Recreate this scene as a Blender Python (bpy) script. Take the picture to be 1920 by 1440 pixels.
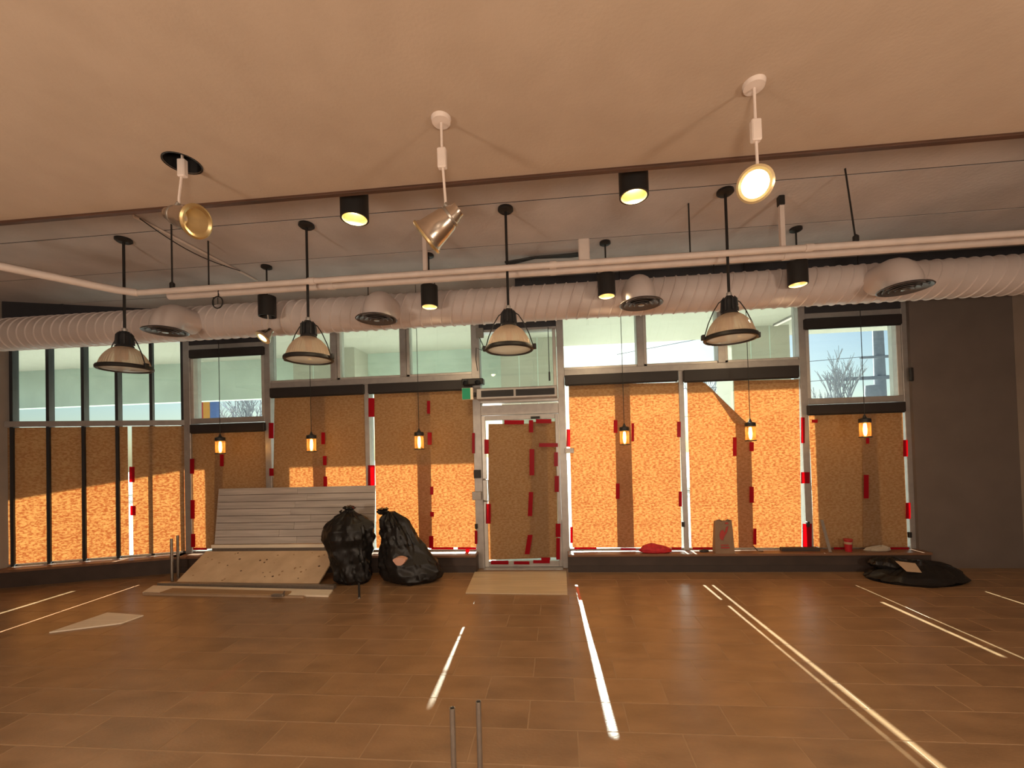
import bpy, bmesh, math, random
from mathutils import Vector, Matrix, noise

random.seed(7)
for o in list(bpy.data.objects):
    bpy.data.objects.remove(o)
S = bpy.context.scene
COL = S.collection

# ------------------------------------------------------------------ camera
H = 1.65                                  # eye height
FPX, CX, CY = 780.0, 977.0, 829.0         # focal length and principal point, 1920x1440 frame
PITCH, ROLL, YAW = 0.01630725, 0.02828856, 0.08901835
_c, _s = math.cos(YAW), math.sin(YAW)
_Rz = Matrix(((_c, _s, 0), (-_s, _c, 0), (0, 0, 1)))
_A = Matrix(((1, 0, 0), (0, 0, -1), (0, 1, 0)))
_c, _s = math.cos(PITCH), math.sin(PITCH)
_Rp = Matrix(((1, 0, 0), (0, _c, _s), (0, -_s, _c)))
_c, _s = math.cos(ROLL), math.sin(ROLL)
_Rr = Matrix(((_c, _s, 0), (-_s, _c, 0), (0, 0, 1)))
VIEW = _Rr @ _Rp @ _A @ _Rz               # rows: right, down, forward
cam = bpy.data.cameras.new('camera')
cam.sensor_width = 36
cam.lens = 36 * FPX / 1920
cam.shift_x = -(CX - 960) / 1920
cam.shift_y = (CY - 720) / 1920
cam.clip_start = 0.05
cam_o = bpy.data.objects.new('camera', cam)
COL.objects.link(cam_o)
r, d, f = Vector(VIEW[0]), Vector(VIEW[1]), Vector(VIEW[2])
cam_o.matrix_world = Matrix(((r.x, -d.x, -f.x, 0), (r.y, -d.y, -f.y, 0), (r.z, -d.z, -f.z, H), (0, 0, 0, 1)))
S.camera = cam_o


def ray(px, py):
    return VIEW.transposed() @ Vector(((px - CX) / FPX, (py - CY) / FPX, 1))


def W(px, py, Y):
    """point of the upright plane at distance Y"""
    v = ray(px, py)
    return v * (Y / v.y) + Vector((0, 0, H))


def Z(px, py, z=0.0):
    """point of the level plane at height z"""
    v = ray(px, py)
    return v * ((z - H) / v.z) + Vector((0, 0, H))


# ------------------------------------------------------------------ light
S.view_settings.view_transform = 'Standard'
S.view_settings.look = 'None'
S.view_settings.gamma = 1
S.view_settings.use_curve_mapping = False
S.view_settings.exposure = 0.0
SUN_TAN, SUN_DX = 0.475, 0.038
SUN_E = 46.0
world = bpy.data.worlds.new('sky')
S.world = world
world.use_nodes = True
nt = world.node_tree
bg = nt.nodes['Background']
sky = nt.nodes.new('ShaderNodeTexSky')
sky.sky_type = 'NISHITA'
sky.sun_disc = False
sky.sun_elevation = math.atan(SUN_TAN)
sky.sun_rotation = -SUN_DX
sky.air_density = 1.0
sky.dust_density = 1.2
sky.ozone_density = 1.5
nt.links.new(sky.outputs[0], bg.inputs[0])
bg.inputs[1].default_value = 0.16
sun = bpy.data.lights.new('sun', 'SUN')
sun.energy = SUN_E
sun.angle = math.radians(0.53)
sun.color = (1.0, 0.95, 0.86)
sun_o = bpy.data.objects.new('sun', sun)
COL.objects.link(sun_o)
sun_o.rotation_euler = Vector((SUN_DX, -1, -SUN_TAN)).to_track_quat('-Z', 'Y').to_euler()
sun_o.location = (0, 12, 8)


# ------------------------------------------------------------------ materials
def mat(name, col, rough=0.6, metal=0.0, col2=None, scale=8.0, stretch=(1, 1, 1), bump=0.0, bscale=None,
        spec=0.4, detail=4.0, emit=None, estr=0.0, jitter=0.0):
    m = bpy.data.materials.new(name)
    m.use_nodes = True
    n, l = m.node_tree.nodes, m.node_tree.links
    b = n['Principled BSDF']
    b.inputs['Roughness'].default_value = rough
    b.inputs['Metallic'].default_value = metal
    b.inputs['Specular IOR Level'].default_value = spec
    if emit:
        b.inputs['Emission Color'].default_value = (*emit, 1)
        b.inputs['Emission Strength'].default_value = estr
    tc = n.new('ShaderNodeTexCoord')
    mp = n.new('ShaderNodeMapping')
    mp.inputs['Scale'].default_value = stretch
    l.new(tc.outputs['Object'], mp.inputs[0])
    nz = n.new('ShaderNodeTexNoise')
    nz.inputs['Scale'].default_value = scale
    nz.inputs['Detail'].default_value = detail
    l.new(mp.outputs[0], nz.inputs['Vector'])
    if jitter:
        oi = n.new('ShaderNodeObjectInfo')
        ad = n.new('ShaderNodeVectorMath')
        ad.operation = 'ADD'
        cb = n.new('ShaderNodeCombineXYZ')
        ml = n.new('ShaderNodeMath')
        ml.operation = 'MULTIPLY'
        ml.inputs[1].default_value = 37.0
        l.new(oi.outputs['Random'], ml.inputs[0])
        for k in range(3):
            l.new(ml.outputs[0], cb.inputs[k])
        l.new(mp.outputs[0], ad.inputs[0])
        l.new(cb.outputs[0], ad.inputs[1])
        l.new(ad.outputs[0], nz.inputs['Vector'])
    rp = n.new('ShaderNodeValToRGB')
    c2 = col2 or tuple(c * 0.86 for c in col)
    rp.color_ramp.elements[0].color = (*c2, 1)
    rp.color_ramp.elements[1].color = (*col, 1)
    rp.color_ramp.elements[0].position = 0.3
    rp.color_ramp.elements[1].position = 0.7
    l.new(nz.outputs[0], rp.inputs[0])
    out = rp.outputs[0]
    if jitter:
        hs = n.new('ShaderNodeHueSaturation')
        mr = n.new('ShaderNodeMapRange')
        mr.inputs[3].default_value = 1 - jitter
        mr.inputs[4].default_value = 1 + jitter
        l.new(oi.outputs['Random'], mr.inputs[0])
        l.new(mr.outputs[0], hs.inputs['Value'])
        l.new(out, hs.inputs['Color'])
        out = hs.outputs[0]
    l.new(out, b.inputs['Base Color'])
    if bump:
        bp = n.new('ShaderNodeBump')
        bp.inputs['Strength'].default_value = bump
        bp.inputs['Distance'].default_value = 0.01
        nb = nz
        if bscale:
            nb = n.new('ShaderNodeTexNoise')
            nb.inputs['Scale'].default_value = bscale
            nb.inputs['Detail'].default_value = 3
            l.new(mp.outputs[0], nb.inputs['Vector'])
        l.new(nb.outputs[0], bp.inputs['Height'])
        l.new(bp.outputs[0], b.inputs['Normal'])
    return m


def sheet_mat(name, dif, tra, wt, dark=0.55, scale=60.0, stretch=(1, 1, 1), grain=True):
    """thin paper or tape: part reflected, part passed through"""
    m = bpy.data.materials.new(name)
    m.use_nodes = True
    n, l = m.node_tree.nodes, m.node_tree.links
    n.remove(n['Principled BSDF'])
    out = n['Material Output']
    D = n.new('ShaderNodeBsdfDiffuse')
    T = n.new('ShaderNodeBsdfTranslucent')
    X = n.new('ShaderNodeMixShader')
    X.inputs[0].default_value = wt
    l.new(D.outputs[0], X.inputs[1])
    l.new(T.outputs[0], X.inputs[2])
    l.new(X.outputs[0], out.inputs[0])
    if not grain:
        D.inputs[0].default_value = (*dif, 1)
        T.inputs[0].default_value = (*tra, 1)
        return m
    tc = n.new('ShaderNodeTexCoord')
    mp = n.new('ShaderNodeMapping')
    mp.inputs['Scale'].default_value = stretch
    l.new(tc.outputs['Object'], mp.inputs[0])
    nz = n.new('ShaderNodeTexNoise')
    nz.inputs['Scale'].default_value = scale
    nz.inputs['Detail'].default_value = 3
    nz.inputs['Roughness'].default_value = 0.65
    l.new(mp.outputs[0], nz.inputs['Vector'])
    big = n.new('ShaderNodeTexNoise')
    big.inputs['Scale'].default_value = 2.2
    big.inputs['Detail'].default_value = 2
    l.new(mp.outputs[0], big.inputs['Vector'])
    av = n.new('ShaderNodeMix')
    av.inputs[0].default_value = 0.12
    l.new(nz.outputs[0], av.inputs[2])
    l.new(big.outputs[0], av.inputs[3])
    for sh, c in ((D, dif), (T, tra)):
        rp = n.new('ShaderNodeValToRGB')
        k = dark if sh is T else 0.85
        rp.color_ramp.elements[0].position = 0.42
        rp.color_ramp.elements[1].position = 0.58
        rp.color_ramp.elements[0].color = (c[0] * (k * 0.6 + 0.4), c[1] * k, c[2] * k * 0.8, 1)
        rp.color_ramp.elements[1].color = (*c, 1)
        l.new(av.outputs[0], rp.inputs[0])
        l.new(rp.outputs[0], sh.inputs[0])
    return m


def glass_mat(name, tint, gloss=0.08, rough=0.02, dif=0.0, difcol=(0.9, 0.85, 0.75)):
    m = bpy.data.materials.new(name)
    m.use_nodes = True
    n, l = m.node_tree.nodes, m.node_tree.links
    n.remove(n['Principled BSDF'])
    out = n['Material Output']
    T = n.new('ShaderNodeBsdfTransparent')
    T.inputs[0].default_value = (*tint, 1)
    G = n.new('ShaderNodeBsdfGlossy')
    G.inputs['Roughness'].default_value = rough
    fr = n.new('ShaderNodeLayerWeight')
    fr.inputs[0].default_value = 0.3
    mr = n.new('ShaderNodeMapRange')
    mr.inputs[3].default_value = gloss * 0.4
    mr.inputs[4].default_value = 0.7
    l.new(fr.outputs['Fresnel'], mr.inputs[0])
    X = n.new('ShaderNodeMixShader')
    l.new(mr.outputs[0], X.inputs[0])
    l.new(T.outputs[0], X.inputs[1])
    l.new(G.outputs[0], X.inputs[2])
    last = X
    if dif:
        D = n.new('ShaderNodeBsdfDiffuse')
        D.inputs[0].default_value = (*difcol, 1)
        L = n.new('ShaderNodeBsdfTranslucent')
        L.inputs[0].default_value = (*difcol, 1)
        M2 = n.new('ShaderNodeMixShader')
        M2.inputs[0].default_value = 0.5
        l.new(D.outputs[0], M2.inputs[1])
        l.new(L.outputs[0], M2.inputs[2])
        Y = n.new('ShaderNodeMixShader')
        Y.inputs[0].default_value = dif
        l.new(X.outputs[0], Y.inputs[1])
        l.new(M2.outputs[0], Y.inputs[2])
        last = Y
    l.new(last.outputs[0], out.inputs[0])
    return m


def emit_mat(name, col, s):
    m = bpy.data.materials.new(name)
    m.use_nodes = True
    n, l = m.node_tree.nodes, m.node_tree.links
    n.remove(n['Principled BSDF'])
    e = n.new('ShaderNodeEmission')
    e.inputs[0].default_value = (*col, 1)
    e.inputs[1].default_value = s
    l.new(e.outputs[0], n['Material Output'].inputs[0])
    return m


M = {
    'tile': mat('tile', (0.30, 0.178, 0.095), 0.31, col2=(0.205, 0.12, 0.062), scale=3.2, stretch=(1, 2.2, 1), bump=0.12, bscale=40, spec=0.5, jitter=0.05, detail=8),
    'grout': mat('grout', (0.37, 0.245, 0.145), 0.8, scale=20),
    'slab': mat('slab', (0.60, 0.555, 0.545), 0.85, col2=(0.50, 0.46, 0.45), scale=2.5, bump=0.3, bscale=30, jitter=0.04, detail=8),
    'slab_gap': mat('slab_gap', (0.06, 0.05, 0.048), 0.9),
    'drywall': mat('drywall', (0.49, 0.38, 0.295), 0.8, col2=(0.45, 0.345, 0.265), scale=5, bump=0.1, bscale=60),
    'walnut': mat('walnut', (0.10, 0.045, 0.028), 0.5, col2=(0.05, 0.025, 0.016), scale=6, stretch=(0.4, 8, 8)),
    'wallpaint': mat('wallpaint', (0.34, 0.28, 0.24), 0.75, scale=3),
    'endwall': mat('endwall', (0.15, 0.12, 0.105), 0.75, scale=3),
    'darkwall': mat('darkwall', (0.035, 0.035, 0.042), 0.6),
    'sillwood': mat('sillwood', (0.23, 0.12, 0.07), 0.4, col2=(0.15, 0.075, 0.045), scale=4, stretch=(0.5, 8, 8)),
    'curb': mat('curb', (0.065, 0.045, 0.038), 0.55, col2=(0.045, 0.032, 0.027), scale=4),
    'toe': mat('toe', (0.05, 0.036, 0.032), 0.6),
    'alu': mat('alu', (0.42, 0.40, 0.39), 0.42, 0.55, scale=12),
    'alu_light': mat('alu_light', (0.62, 0.60, 0.57), 0.35, 0.5, scale=12),
    'black': mat('black', (0.018, 0.017, 0.017), 0.5),
    'charcoal': mat('charcoal', (0.035, 0.037, 0.042), 0.45, 0.3),
    'cassette': mat('cassette', (0.022, 0.018, 0.018), 0.5),
    'white_metal': mat('white_metal', (0.74, 0.64, 0.59), 0.5, scale=6),
    'duct': mat('duct', (0.66, 0.58, 0.56), 0.5, col2=(0.60, 0.53, 0.51), scale=4),
    'diffuser': mat('diffuser', (0.10, 0.09, 0.09), 0.5),
    'steel': mat('steel', (0.58, 0.50, 0.43), 0.25, 0.95, scale=20),
    'galv': mat('galv', (0.34, 0.31, 0.28), 0.4, 0.8, scale=30),
    'brass': mat('brass', (0.62, 0.48, 0.25), 0.3, 0.85),
    'warm_ref': mat('warm_ref', (0.85, 0.70, 0.42), 0.3, 0.6),
    'plank': mat('plank', (0.54, 0.49, 0.46), 0.6, col2=(0.38, 0.345, 0.325), scale=5, stretch=(0.35, 6, 6), bump=0.25, jitter=0.07, detail=8),
    'ply': mat('ply', (0.66, 0.50, 0.34), 0.65, col2=(0.53, 0.385, 0.25), scale=5, detail=7, bump=0.1),
    'plydark': mat('plydark', (0.10, 0.06, 0.04), 0.8),
    'trimwhite': mat('trimwhite', (0.86, 0.76, 0.62), 0.5, scale=6, stretch=(0.3, 5, 5)),
    'trimbrown': mat('trimbrown', (0.38, 0.24, 0.13), 0.6, scale=6, stretch=(0.3, 5, 5)),
    'mat_wood': mat('mat_wood', (0.64, 0.52, 0.35), 0.45, col2=(0.50, 0.40, 0.26), scale=4, stretch=(0.4, 6, 6), detail=8),
    'bag': mat('bag', (0.010, 0.009, 0.009), 0.40, spec=0.35, bump=0.3, bscale=11, scale=9),
    'cardboard': mat('cardboard', (0.42, 0.29, 0.19), 0.8),
    'whitepaper': mat('whitepaper', (0.70, 0.62, 0.55), 0.8),
    'pinkscrap': mat('pinkscrap', (0.70, 0.40, 0.30), 0.6),
    'paperbag': mat('paperbag', (0.27, 0.175, 0.115), 0.8, scale=10, bump=0.2),
    'redprint': mat('redprint', (0.42, 0.045, 0.04), 0.6),
    'redcloth': mat('redcloth', (0.55, 0.02, 0.03), 0.6, col2=(0.35, 0.01, 0.02), scale=20),
    'redcup': mat('redcup', (0.42, 0.02, 0.03), 0.35),
    'rag': mat('rag', (0.40, 0.34, 0.27), 0.9),
    'exit_green': mat('exit_green', (0.005, 0.20, 0.09), 0.4, emit=(0.01, 0.45, 0.20), estr=0.15),
    'cream': mat('cream', (0.60, 0.58, 0.49), 0.8, col2=(0.56, 0.54, 0.45), scale=2),
    'beam': mat('beam', (0.74, 0.86, 0.78), 0.7, scale=2),  # green of light through the tinted glass put into this colour
    'concrete': mat('concrete', (0.44, 0.43, 0.40), 0.9, scale=1.5),
    'hazed_bark': mat('hazed_bark', (0.30, 0.31, 0.34), 0.9),  # paled and blued: haze and glare put into the tree colour
    'pole': mat('pole', (0.24, 0.26, 0.30), 0.9),
    'signred': mat('signred', (0.6, 0.06, 0.05), 0.6),
    'signorange': mat('signorange', (0.8, 0.35, 0.06), 0.6),
    'signblue': mat('signblue', (0.12, 0.2, 0.45), 0.6),
    'paper': sheet_mat('paper', (0.30, 0.20, 0.125), (0.60, 0.235, 0.062), 0.20, dark=0.28, scale=25, stretch=(1, 1, 2.1)),
    'tape': glass_mat('tape', (0.75, 0.05, 0.09), 0.05, 0.3, dif=0.78, difcol=(0.50, 0.012, 0.03)),
    'glass': glass_mat('glass', (0.80, 0.88, 0.87)),
    'jar': glass_mat('jar', (0.95, 0.82, 0.62), 0.15, dif=0.10, difcol=(1.0, 0.6, 0.25)),
    'dome': glass_mat('dome', (0.85, 0.80, 0.74), 0.3, 0.15, dif=0.5, difcol=(0.92, 0.74, 0.58)),
    'lens': glass_mat('lens', (0.92, 0.94, 0.96), 0.2, 0.1, dif=0.7, difcol=(0.88, 0.96, 1.0)),  # bluish light from the windows put into the diffuse colour
    'bulb': emit_mat('bulb', (1.0, 0.72, 0.32), 9.0),
    'bulb_hot': emit_mat('bulb_hot', (1.0, 0.80, 0.38), 22.0),
    'filament': emit_mat('filament', (1.0, 0.55, 0.16), 30.0),
    'softlamp': emit_mat('softlamp', (1.0, 0.86, 0.62), 2.0),
    'globe': emit_mat('globe', (1.0, 0.78, 0.52), 4.0),  # glow of the added fill globes
}


# ------------------------------------------------------------------ mesh building
class MB:
    def __init__(self):
        self.v, self.f = [], []

    def add(self, vs, fs):
        b = len(self.v)
        self.v += [Vector(p) for p in vs]
        self.f += [[b + i for i in q] for q in fs]
        return self

    def box(self, x0, x1, y0, y1, z0, z1, bev=0.0):
        if x0 > x1: x0, x1 = x1, x0
        if y0 > y1: y0, y1 = y1, y0
        if z0 > z1: z0, z1 = z1, z0
        if bev <= 0:
            vs = [(x, y, z) for z in (z0, z1) for y in (y0, y1) for x in (x0, x1)]
            return self.add(vs, [(0, 2, 3, 1), (4, 5, 7, 6), (0, 1, 5, 4), (2, 6, 7, 3), (0, 4, 6, 2), (1, 3, 7, 5)])
        bm = bmesh.new()
        bmesh.ops.create_cube(bm, size=1)
        for v in bm.verts:
            v.co = Vector((x0 + (v.co.x + .5) * (x1 - x0), y0 + (v.co.y + .5) * (y1 - y0), z0 + (v.co.z + .5) * (z1 - z0)))
        bmesh.ops.bevel(bm, geom=bm.edges[:], offset=bev, segments=1, affect='EDGES')
        bm.verts.index_update()
        self.add([v.co.copy() for v in bm.verts], [[v.index for v in q.verts] for q in bm.faces])
        bm.free()
        return self

    def tube(self, pts, rad, n=10, cap=True):
        pts = [Vector(p) for p in pts]
        rads = rad if isinstance(rad, (list, tuple)) else [rad] * len(pts)
        t0 = (pts[1] - pts[0]).normalized()
        u = t0.orthogonal().normalized()
        rings = []
        for i, p in enumerate(pts):
            a = pts[max(i - 1, 0)]
            b = pts[min(i + 1, len(pts) - 1)]
            t = (b - a).normalized()
            u = (u - t * u.dot(t)).normalized()
            w = t.cross(u)
            rings.append([p + (u * math.cos(2 * math.pi * k / n) + w * math.sin(2 * math.pi * k / n)) * rads[i] for k in range(n)])
        vs = [q for rg in rings for q in rg]
        fs = []
        for i in range(len(pts) - 1):
            for k in range(n):
                fs.append((i * n + k, i * n + (k + 1) % n, (i + 1) * n + (k + 1) % n, (i + 1) * n + k))
        if cap:
            fs.append(tuple(range(n - 1, -1, -1)))
            fs.append(tuple(range((len(pts) - 1) * n, len(pts) * n)))
        return self.add(vs, fs)

    def lathe(self, prof, c=(0, 0, 0), n=32, axis=None, flute=0.0):
        """profile of (radius, height) about an axis through c"""
        c = Vector(c)
        q = Vector(axis or (0, 0, 1)).normalized().to_track_quat('Z', 'Y')
        vs, fs = [], []
        for r_, h_ in prof:
            for k in range(n):
                a = 2 * math.pi * k / n
                rr = r_ * (1 + (flute if k % 2 else 0))
                vs.append(c + q @ Vector((rr * math.cos(a), rr * math.sin(a), h_)))
        for i in range(len(prof) - 1):
            for k in range(n):
                fs.append((i * n + k, i * n + (k + 1) % n, (i + 1) * n + (k + 1) % n, (i + 1) * n + k))
        return self.add(vs, fs)

    def hexa(self, lo, hi):
        """prism between two quads"""
        return self.add(list(lo) + list(hi), [(3, 2, 1, 0), (4, 5, 6, 7), (0, 1, 5, 4), (1, 2, 6, 5), (2, 3, 7, 6), (3, 0, 4, 7)])

    def build(self, name, m, parent=None, smooth=False):
        me = bpy.data.meshes.new(name)
        off = Vector((0, 0, 0))
        q = parent
        while q:
            off += q.location
            q = q.parent
        me.from_pydata([tuple(p - off) for p in self.v], [], self.f)
        bm = bmesh.new()
        bm.from_mesh(me)
        bmesh.ops.recalc_face_normals(bm, faces=bm.faces[:])
        bm.to_mesh(me)
        bm.free()
        me.materials.append(M[m])
        if smooth:
            me.polygons.foreach_set('use_smooth', [True] * len(me.polygons))
            try:
                me.set_sharp_from_angle(angle=math.radians(42))
            except Exception:
                pass
        o = bpy.data.objects.new(name, me)
        COL.objects.link(o)
        if parent:
            o.parent = parent
        return o


def solo(name, m, mb, label, cat, group=None, smooth=False):
    """a thing that is one mesh, its origin at its base"""
    lo = Vector([min(p[i] for p in mb.v) for i in range(3)])
    hi = Vector([max(p[i] for p in mb.v) for i in range(3)])
    c = Vector(((lo.x + hi.x) / 2, (lo.y + hi.y) / 2, lo.z))
    mb.v = [p - c for p in mb.v]
    o = mb.build(name, m, None, smooth)
    o.location = c
    return tag(o, label, cat, group)


def tag(o, label=None, cat=None, group=None, kind=None):
    if label: o['label'] = label
    if cat: o['category'] = cat
    if group: o['group'] = group
    if kind: o['kind'] = kind
    return o


def thing(name, loc, label=None, cat=None, group=None, kind=None):
    o = bpy.data.objects.new(name, None)
    o.location = loc
    o.empty_display_size = 0.1
    COL.objects.link(o)
    return tag(o, label, cat, group, kind)


def dup(root, loc, label, group=None):
    r_ = root.copy()
    COL.objects.link(r_)
    r_.location = loc
    tag(r_, label, group=group)
    for ch in root.children:
        c = ch.copy()
        COL.objects.link(c)
        c.parent = r_
        for g in ch.children:
            q = g.copy()
            COL.objects.link(q)
            q.parent = c
    return r_


def struct(name, m, mb, label=None, smooth=False):
    o = mb.build(name, m, None, smooth)
    return tag(o, label, kind='structure')


def lamp(name, kind, loc, energy, col, parent=None, size=0.05, direction=None, angle=90, blend=0.5):
    L = bpy.data.lights.new(name, kind)
    L.energy = energy
    L.color = col
    L.shadow_soft_size = size
    if kind == 'SPOT':
        L.spot_size = math.radians(angle)
        L.spot_blend = blend
    o = bpy.data.objects.new(name, L)
    COL.objects.link(o)
    loc = Vector(loc)
    if parent:
        o.parent = parent
        loc = loc - parent.location
    o.location = loc
    if direction:
        o.rotation_euler = Vector(direction).to_track_quat('-Z', 'Y').to_euler()
    return o


# ------------------------------------------------------------------ the room
GY = 5.80                                  # glass plane
PY = 5.775                                 # paper plane
SZ = 0.235                                 # sill height
CZ = 3.87                                  # concrete ceiling
DZ = 3.30                                  # dropped ceiling
XL, XR, YB = -7.55, 5.7, -4.6
FA = math.radians(20)                      # the left bay turns towards the room
FO = Vector((-5.58, GY, 0))
FD = Vector((-math.cos(FA), -math.sin(FA), 0))
FN = Vector((math.sin(FA), -math.cos(FA), 0))      # into the room


def FP(s, z, d=0.0):
    return FO + FD * s + FN * d + Vector((0, 0, z))


def facet_s(px, py):
    v = ray(px, py)
    # solve v*t.xy = FO + FD*s
    det = v.x * (-FD.y) - v.y * (-FD.x)
    t = (FO.x * (-FD.y) - FO.y * (-FD.x)) / det
    s = (v.x * FO.y - v.y * FO.x) / det
    return s, H + v.z * t


FLEN = (FO.x - XL) / math.cos(FA)

floor = struct('floor', 'grout', MB().box(XL - .1, XR + .1, YB, 5.95, -0.2, -0.0015), 'brown rectangular floor tiles in running bond')
TL, TW = 0.594, 0.2795
proto = MB().box(0.0035, TL - .0035, 0.0035, TW - .0035, -0.0035, 0.0, 0.0010)
tile_mesh = None
rest = MB()
tiles = []
for k in range(-26, 12):
    y = 2.465 + TW * k
    if y < YB or y > 5.58:
        continue
    off = -0.231 if k % 2 == 0 else 0.061
    for i in range(-14, 11):
        x = off + TL * i
        if x + TL < XL or x > XR:
            continue
        v = VIEW @ (Vector((x + TL / 2, y + TW / 2, -H)))
        inside = v.z > .3 and -140 < CX + FPX * v.x / v.z < 2060 and CY + FPX * v.y / v.z < 1520
        if inside:
            tiles.append((v.z, x, y))
        else:
            rest.add([(x + .0025, y + .0025, 0), (x + TL - .0025, y + .0025, 0), (x + TL - .0025, y + TW - .0025, 0), (x + .0025, y + TW - .0025, 0)], [(0, 1, 2, 3)])
tiles.sort()
for n_, (dz_, x, y) in enumerate(tiles):
    if n_ >= 300:
        rest.add([(x + .0025, y + .0025, 0), (x + TL - .0025, y + .0025, 0), (x + TL - .0025, y + TW - .0025, 0), (x + .0025, y + TW - .0025, 0)], [(0, 1, 2, 3)])
        continue
    if tile_mesh is None:
        o = proto.build('floor_tile', 'tile', None)
        tile_mesh = o.data
    else:
        o = bpy.data.objects.new('floor_tile', tile_mesh)
        COL.objects.link(o)
    o.parent = floor
    o.location = (x, y, random.uniform(-.0004, .0004))
tag(rest.build('floor_tile_remainder', 'tile', floor), kind='stuff')

ceiling = struct('ceiling', 'slab_gap', MB().box(XL - .1, XR + .1, YB, 5.95, CZ + .005, CZ + .25), 'grey concrete slab ceiling with long straight joints')
for k in range(-9, 4):
    y0 = 3.69 + .77 * k
    y1 = min(y0 + .77, 5.95)
    MB().box(XL, XR, max(y0 + .009, YB), y1 - .009, CZ, CZ + .04).build('concrete_plank', 'slab', ceiling)

# dropped ceiling with the open can hole
HOLE = Vector((-2.045, 2.125, DZ))
HR = 0.085
bm = bmesh.new()
outer = [bm.verts.new(p) for p in ((XL, YB, DZ), (XR, YB, DZ), (XR, 2.5, DZ), (XL, 2.5, DZ))]
inner = [bm.verts.new((HOLE.x + HR * math.cos(a), HOLE.y + HR * math.sin(a), DZ)) for a in [2 * math.pi * k / 32 for k in range(32)]]
ed = [bm.edges.new((outer[i], outer[(i + 1) % 4])) for i in range(4)] + [bm.edges.new((inner[i], inner[(i + 1) % 32])) for i in range(32)]
bmesh.ops.triangle_fill(bm, edges=ed, use_beauty=True)
dropm = MB()
bm.verts.index_update()
dropm.add([v.co.copy() for v in bm.verts], [[v.index for v in q.verts] for q in bm.faces if not all(v in inner for v in q.verts)])
bm.free()
dropm.add([(XL, 2.5, DZ), (XR, 2.5, DZ), (XR, 2.5, CZ), (XL, 2.5, CZ)], [(0, 1, 2, 3)])
struct('ceiling_dropped', 'drywall', dropm, 'tan plaster dropped ceiling nearest the viewer')
struct('trim_1', 'walnut', MB().box(XL, XR, 2.478, 2.515, DZ - .014, DZ + .03, .003), 'dark brown edge strip of the dropped ceiling')

struct('wall_left', 'wallpaint', MB().box(XL - .15, XL, YB, FP(FLEN, 0).y + .1, 0, CZ + .1))
struct('wall_right', 'wallpaint', MB().box(XR, XR + .15, YB, 5.95, 0, CZ + .1))
struct('wall_back', 'wallpaint', MB().box(XL - .15, XR + .15, YB - .15, YB, 0, CZ + .1))
# strip above the glazing, and the solid end of the front wall
struct('wall_front', 'darkwall', MB().box(-5.6, 4.52, 5.72, 5.95, 3.5, CZ + .1)
       .hexa([FP(0, 3.5, .08), FP(FLEN, 3.5, .08), FP(FLEN, 3.5, -.15), FP(0, 3.5, -.15)], [FP(0, CZ + .1, .08), FP(FLEN, CZ + .1, .08), FP(FLEN, CZ + .1, -.15), FP(0, CZ + .1, -.15)]))
struct('trim_2', 'darkwall', MB().box(-.5, XR, 5.36, 5.72, 3.72, CZ, .005), 'dark bulkhead above the right half of the duct')
struct('wall_front_end', 'endwall', MB().box(4.50, XR + .15, 5.70, 5.95, 0, CZ + .1))

# the low curb below the windows with its wooden sill board
DL, DR = -1.125, 0.064                     # centre lines of the door posts
for nm, x0, x1 in (('curb', -5.66, DL - .03), ('curb', DR + .02, 4.53)):
    mb = MB().box(x0, x1, 5.57, 5.95, 0, SZ - .03)
    if x0 < -5:
        mb.hexa([FP(0, 0, .23), FP(FLEN, 0, .23), FP(FLEN, 0, -.15), FP(0, 0, -.15)], [FP(0, SZ - .03, .23), FP(FLEN, SZ - .03, .23), FP(FLEN, SZ - .03, -.15), FP(0, SZ - .03, -.15)])
    c = struct('baseboard_' + ('left' if x0 < -5 else 'right'), 'curb', mb)
    t = MB().box(x0, x1, 5.545, 5.95, SZ - .03, SZ, .004)
    if x0 < -5:
        t.hexa([FP(0, SZ - .03, .255), FP(FLEN, SZ - .03, .255), FP(FLEN, SZ - .03, -.15), FP(0, SZ - .03, -.15)], [FP(0, SZ, .255), FP(FLEN, SZ, .255), FP(FLEN, SZ, -.15), FP(0, SZ, -.15)])
    t.build('sill_board', 'sillwood', c)
    MB().box(x0, x1, 5.560, 5.572, 0.0, .085).build('toe_strip', 'toe', c)

# ------------------------------------------------------------------ windows
FY0, FY1 = 5.745, 5.90                      # frame depth
win = {}
for n_, (x, lab) in enumerate(((-6.5, 'turned bay at the left end'), (-4.9, 'narrow window with a low transom at the left'), (-2.6, 'double window with three clerestory panes left of the door'),
                               (1.6, 'double window with three clerestory panes right of the door'), (3.9, 'narrow window with a low transom at the right')), 1):
    win[n_] = thing('window_%d' % n_, (x, GY, SZ), lab, kind='structure')


def bar(w, name, x0, x1, z0, z1, y0=FY0, y1=FY1, m='alu'):
    return MB().box(x0, x1, y0, y1, z0, z1, .004).build(name, m, w)


def pane(w, x0, x1, z0, z1):
    return MB().box(x0, x1, GY + .03, GY + .036, z0, z1).build('pane', 'glass', w)


TOPZ = 3.52
# posts between the bays
bar(win[2], 'post', -5.575, -5.467, SZ, TOPZ)
bar(win[2], 'post', -4.283, -4.190, SZ, TOPZ)
bar(win[5], 'post', 3.184, 3.270, SZ, TOPZ)
bar(win[5], 'post', 4.437, 4.51, SZ, TOPZ)
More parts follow.
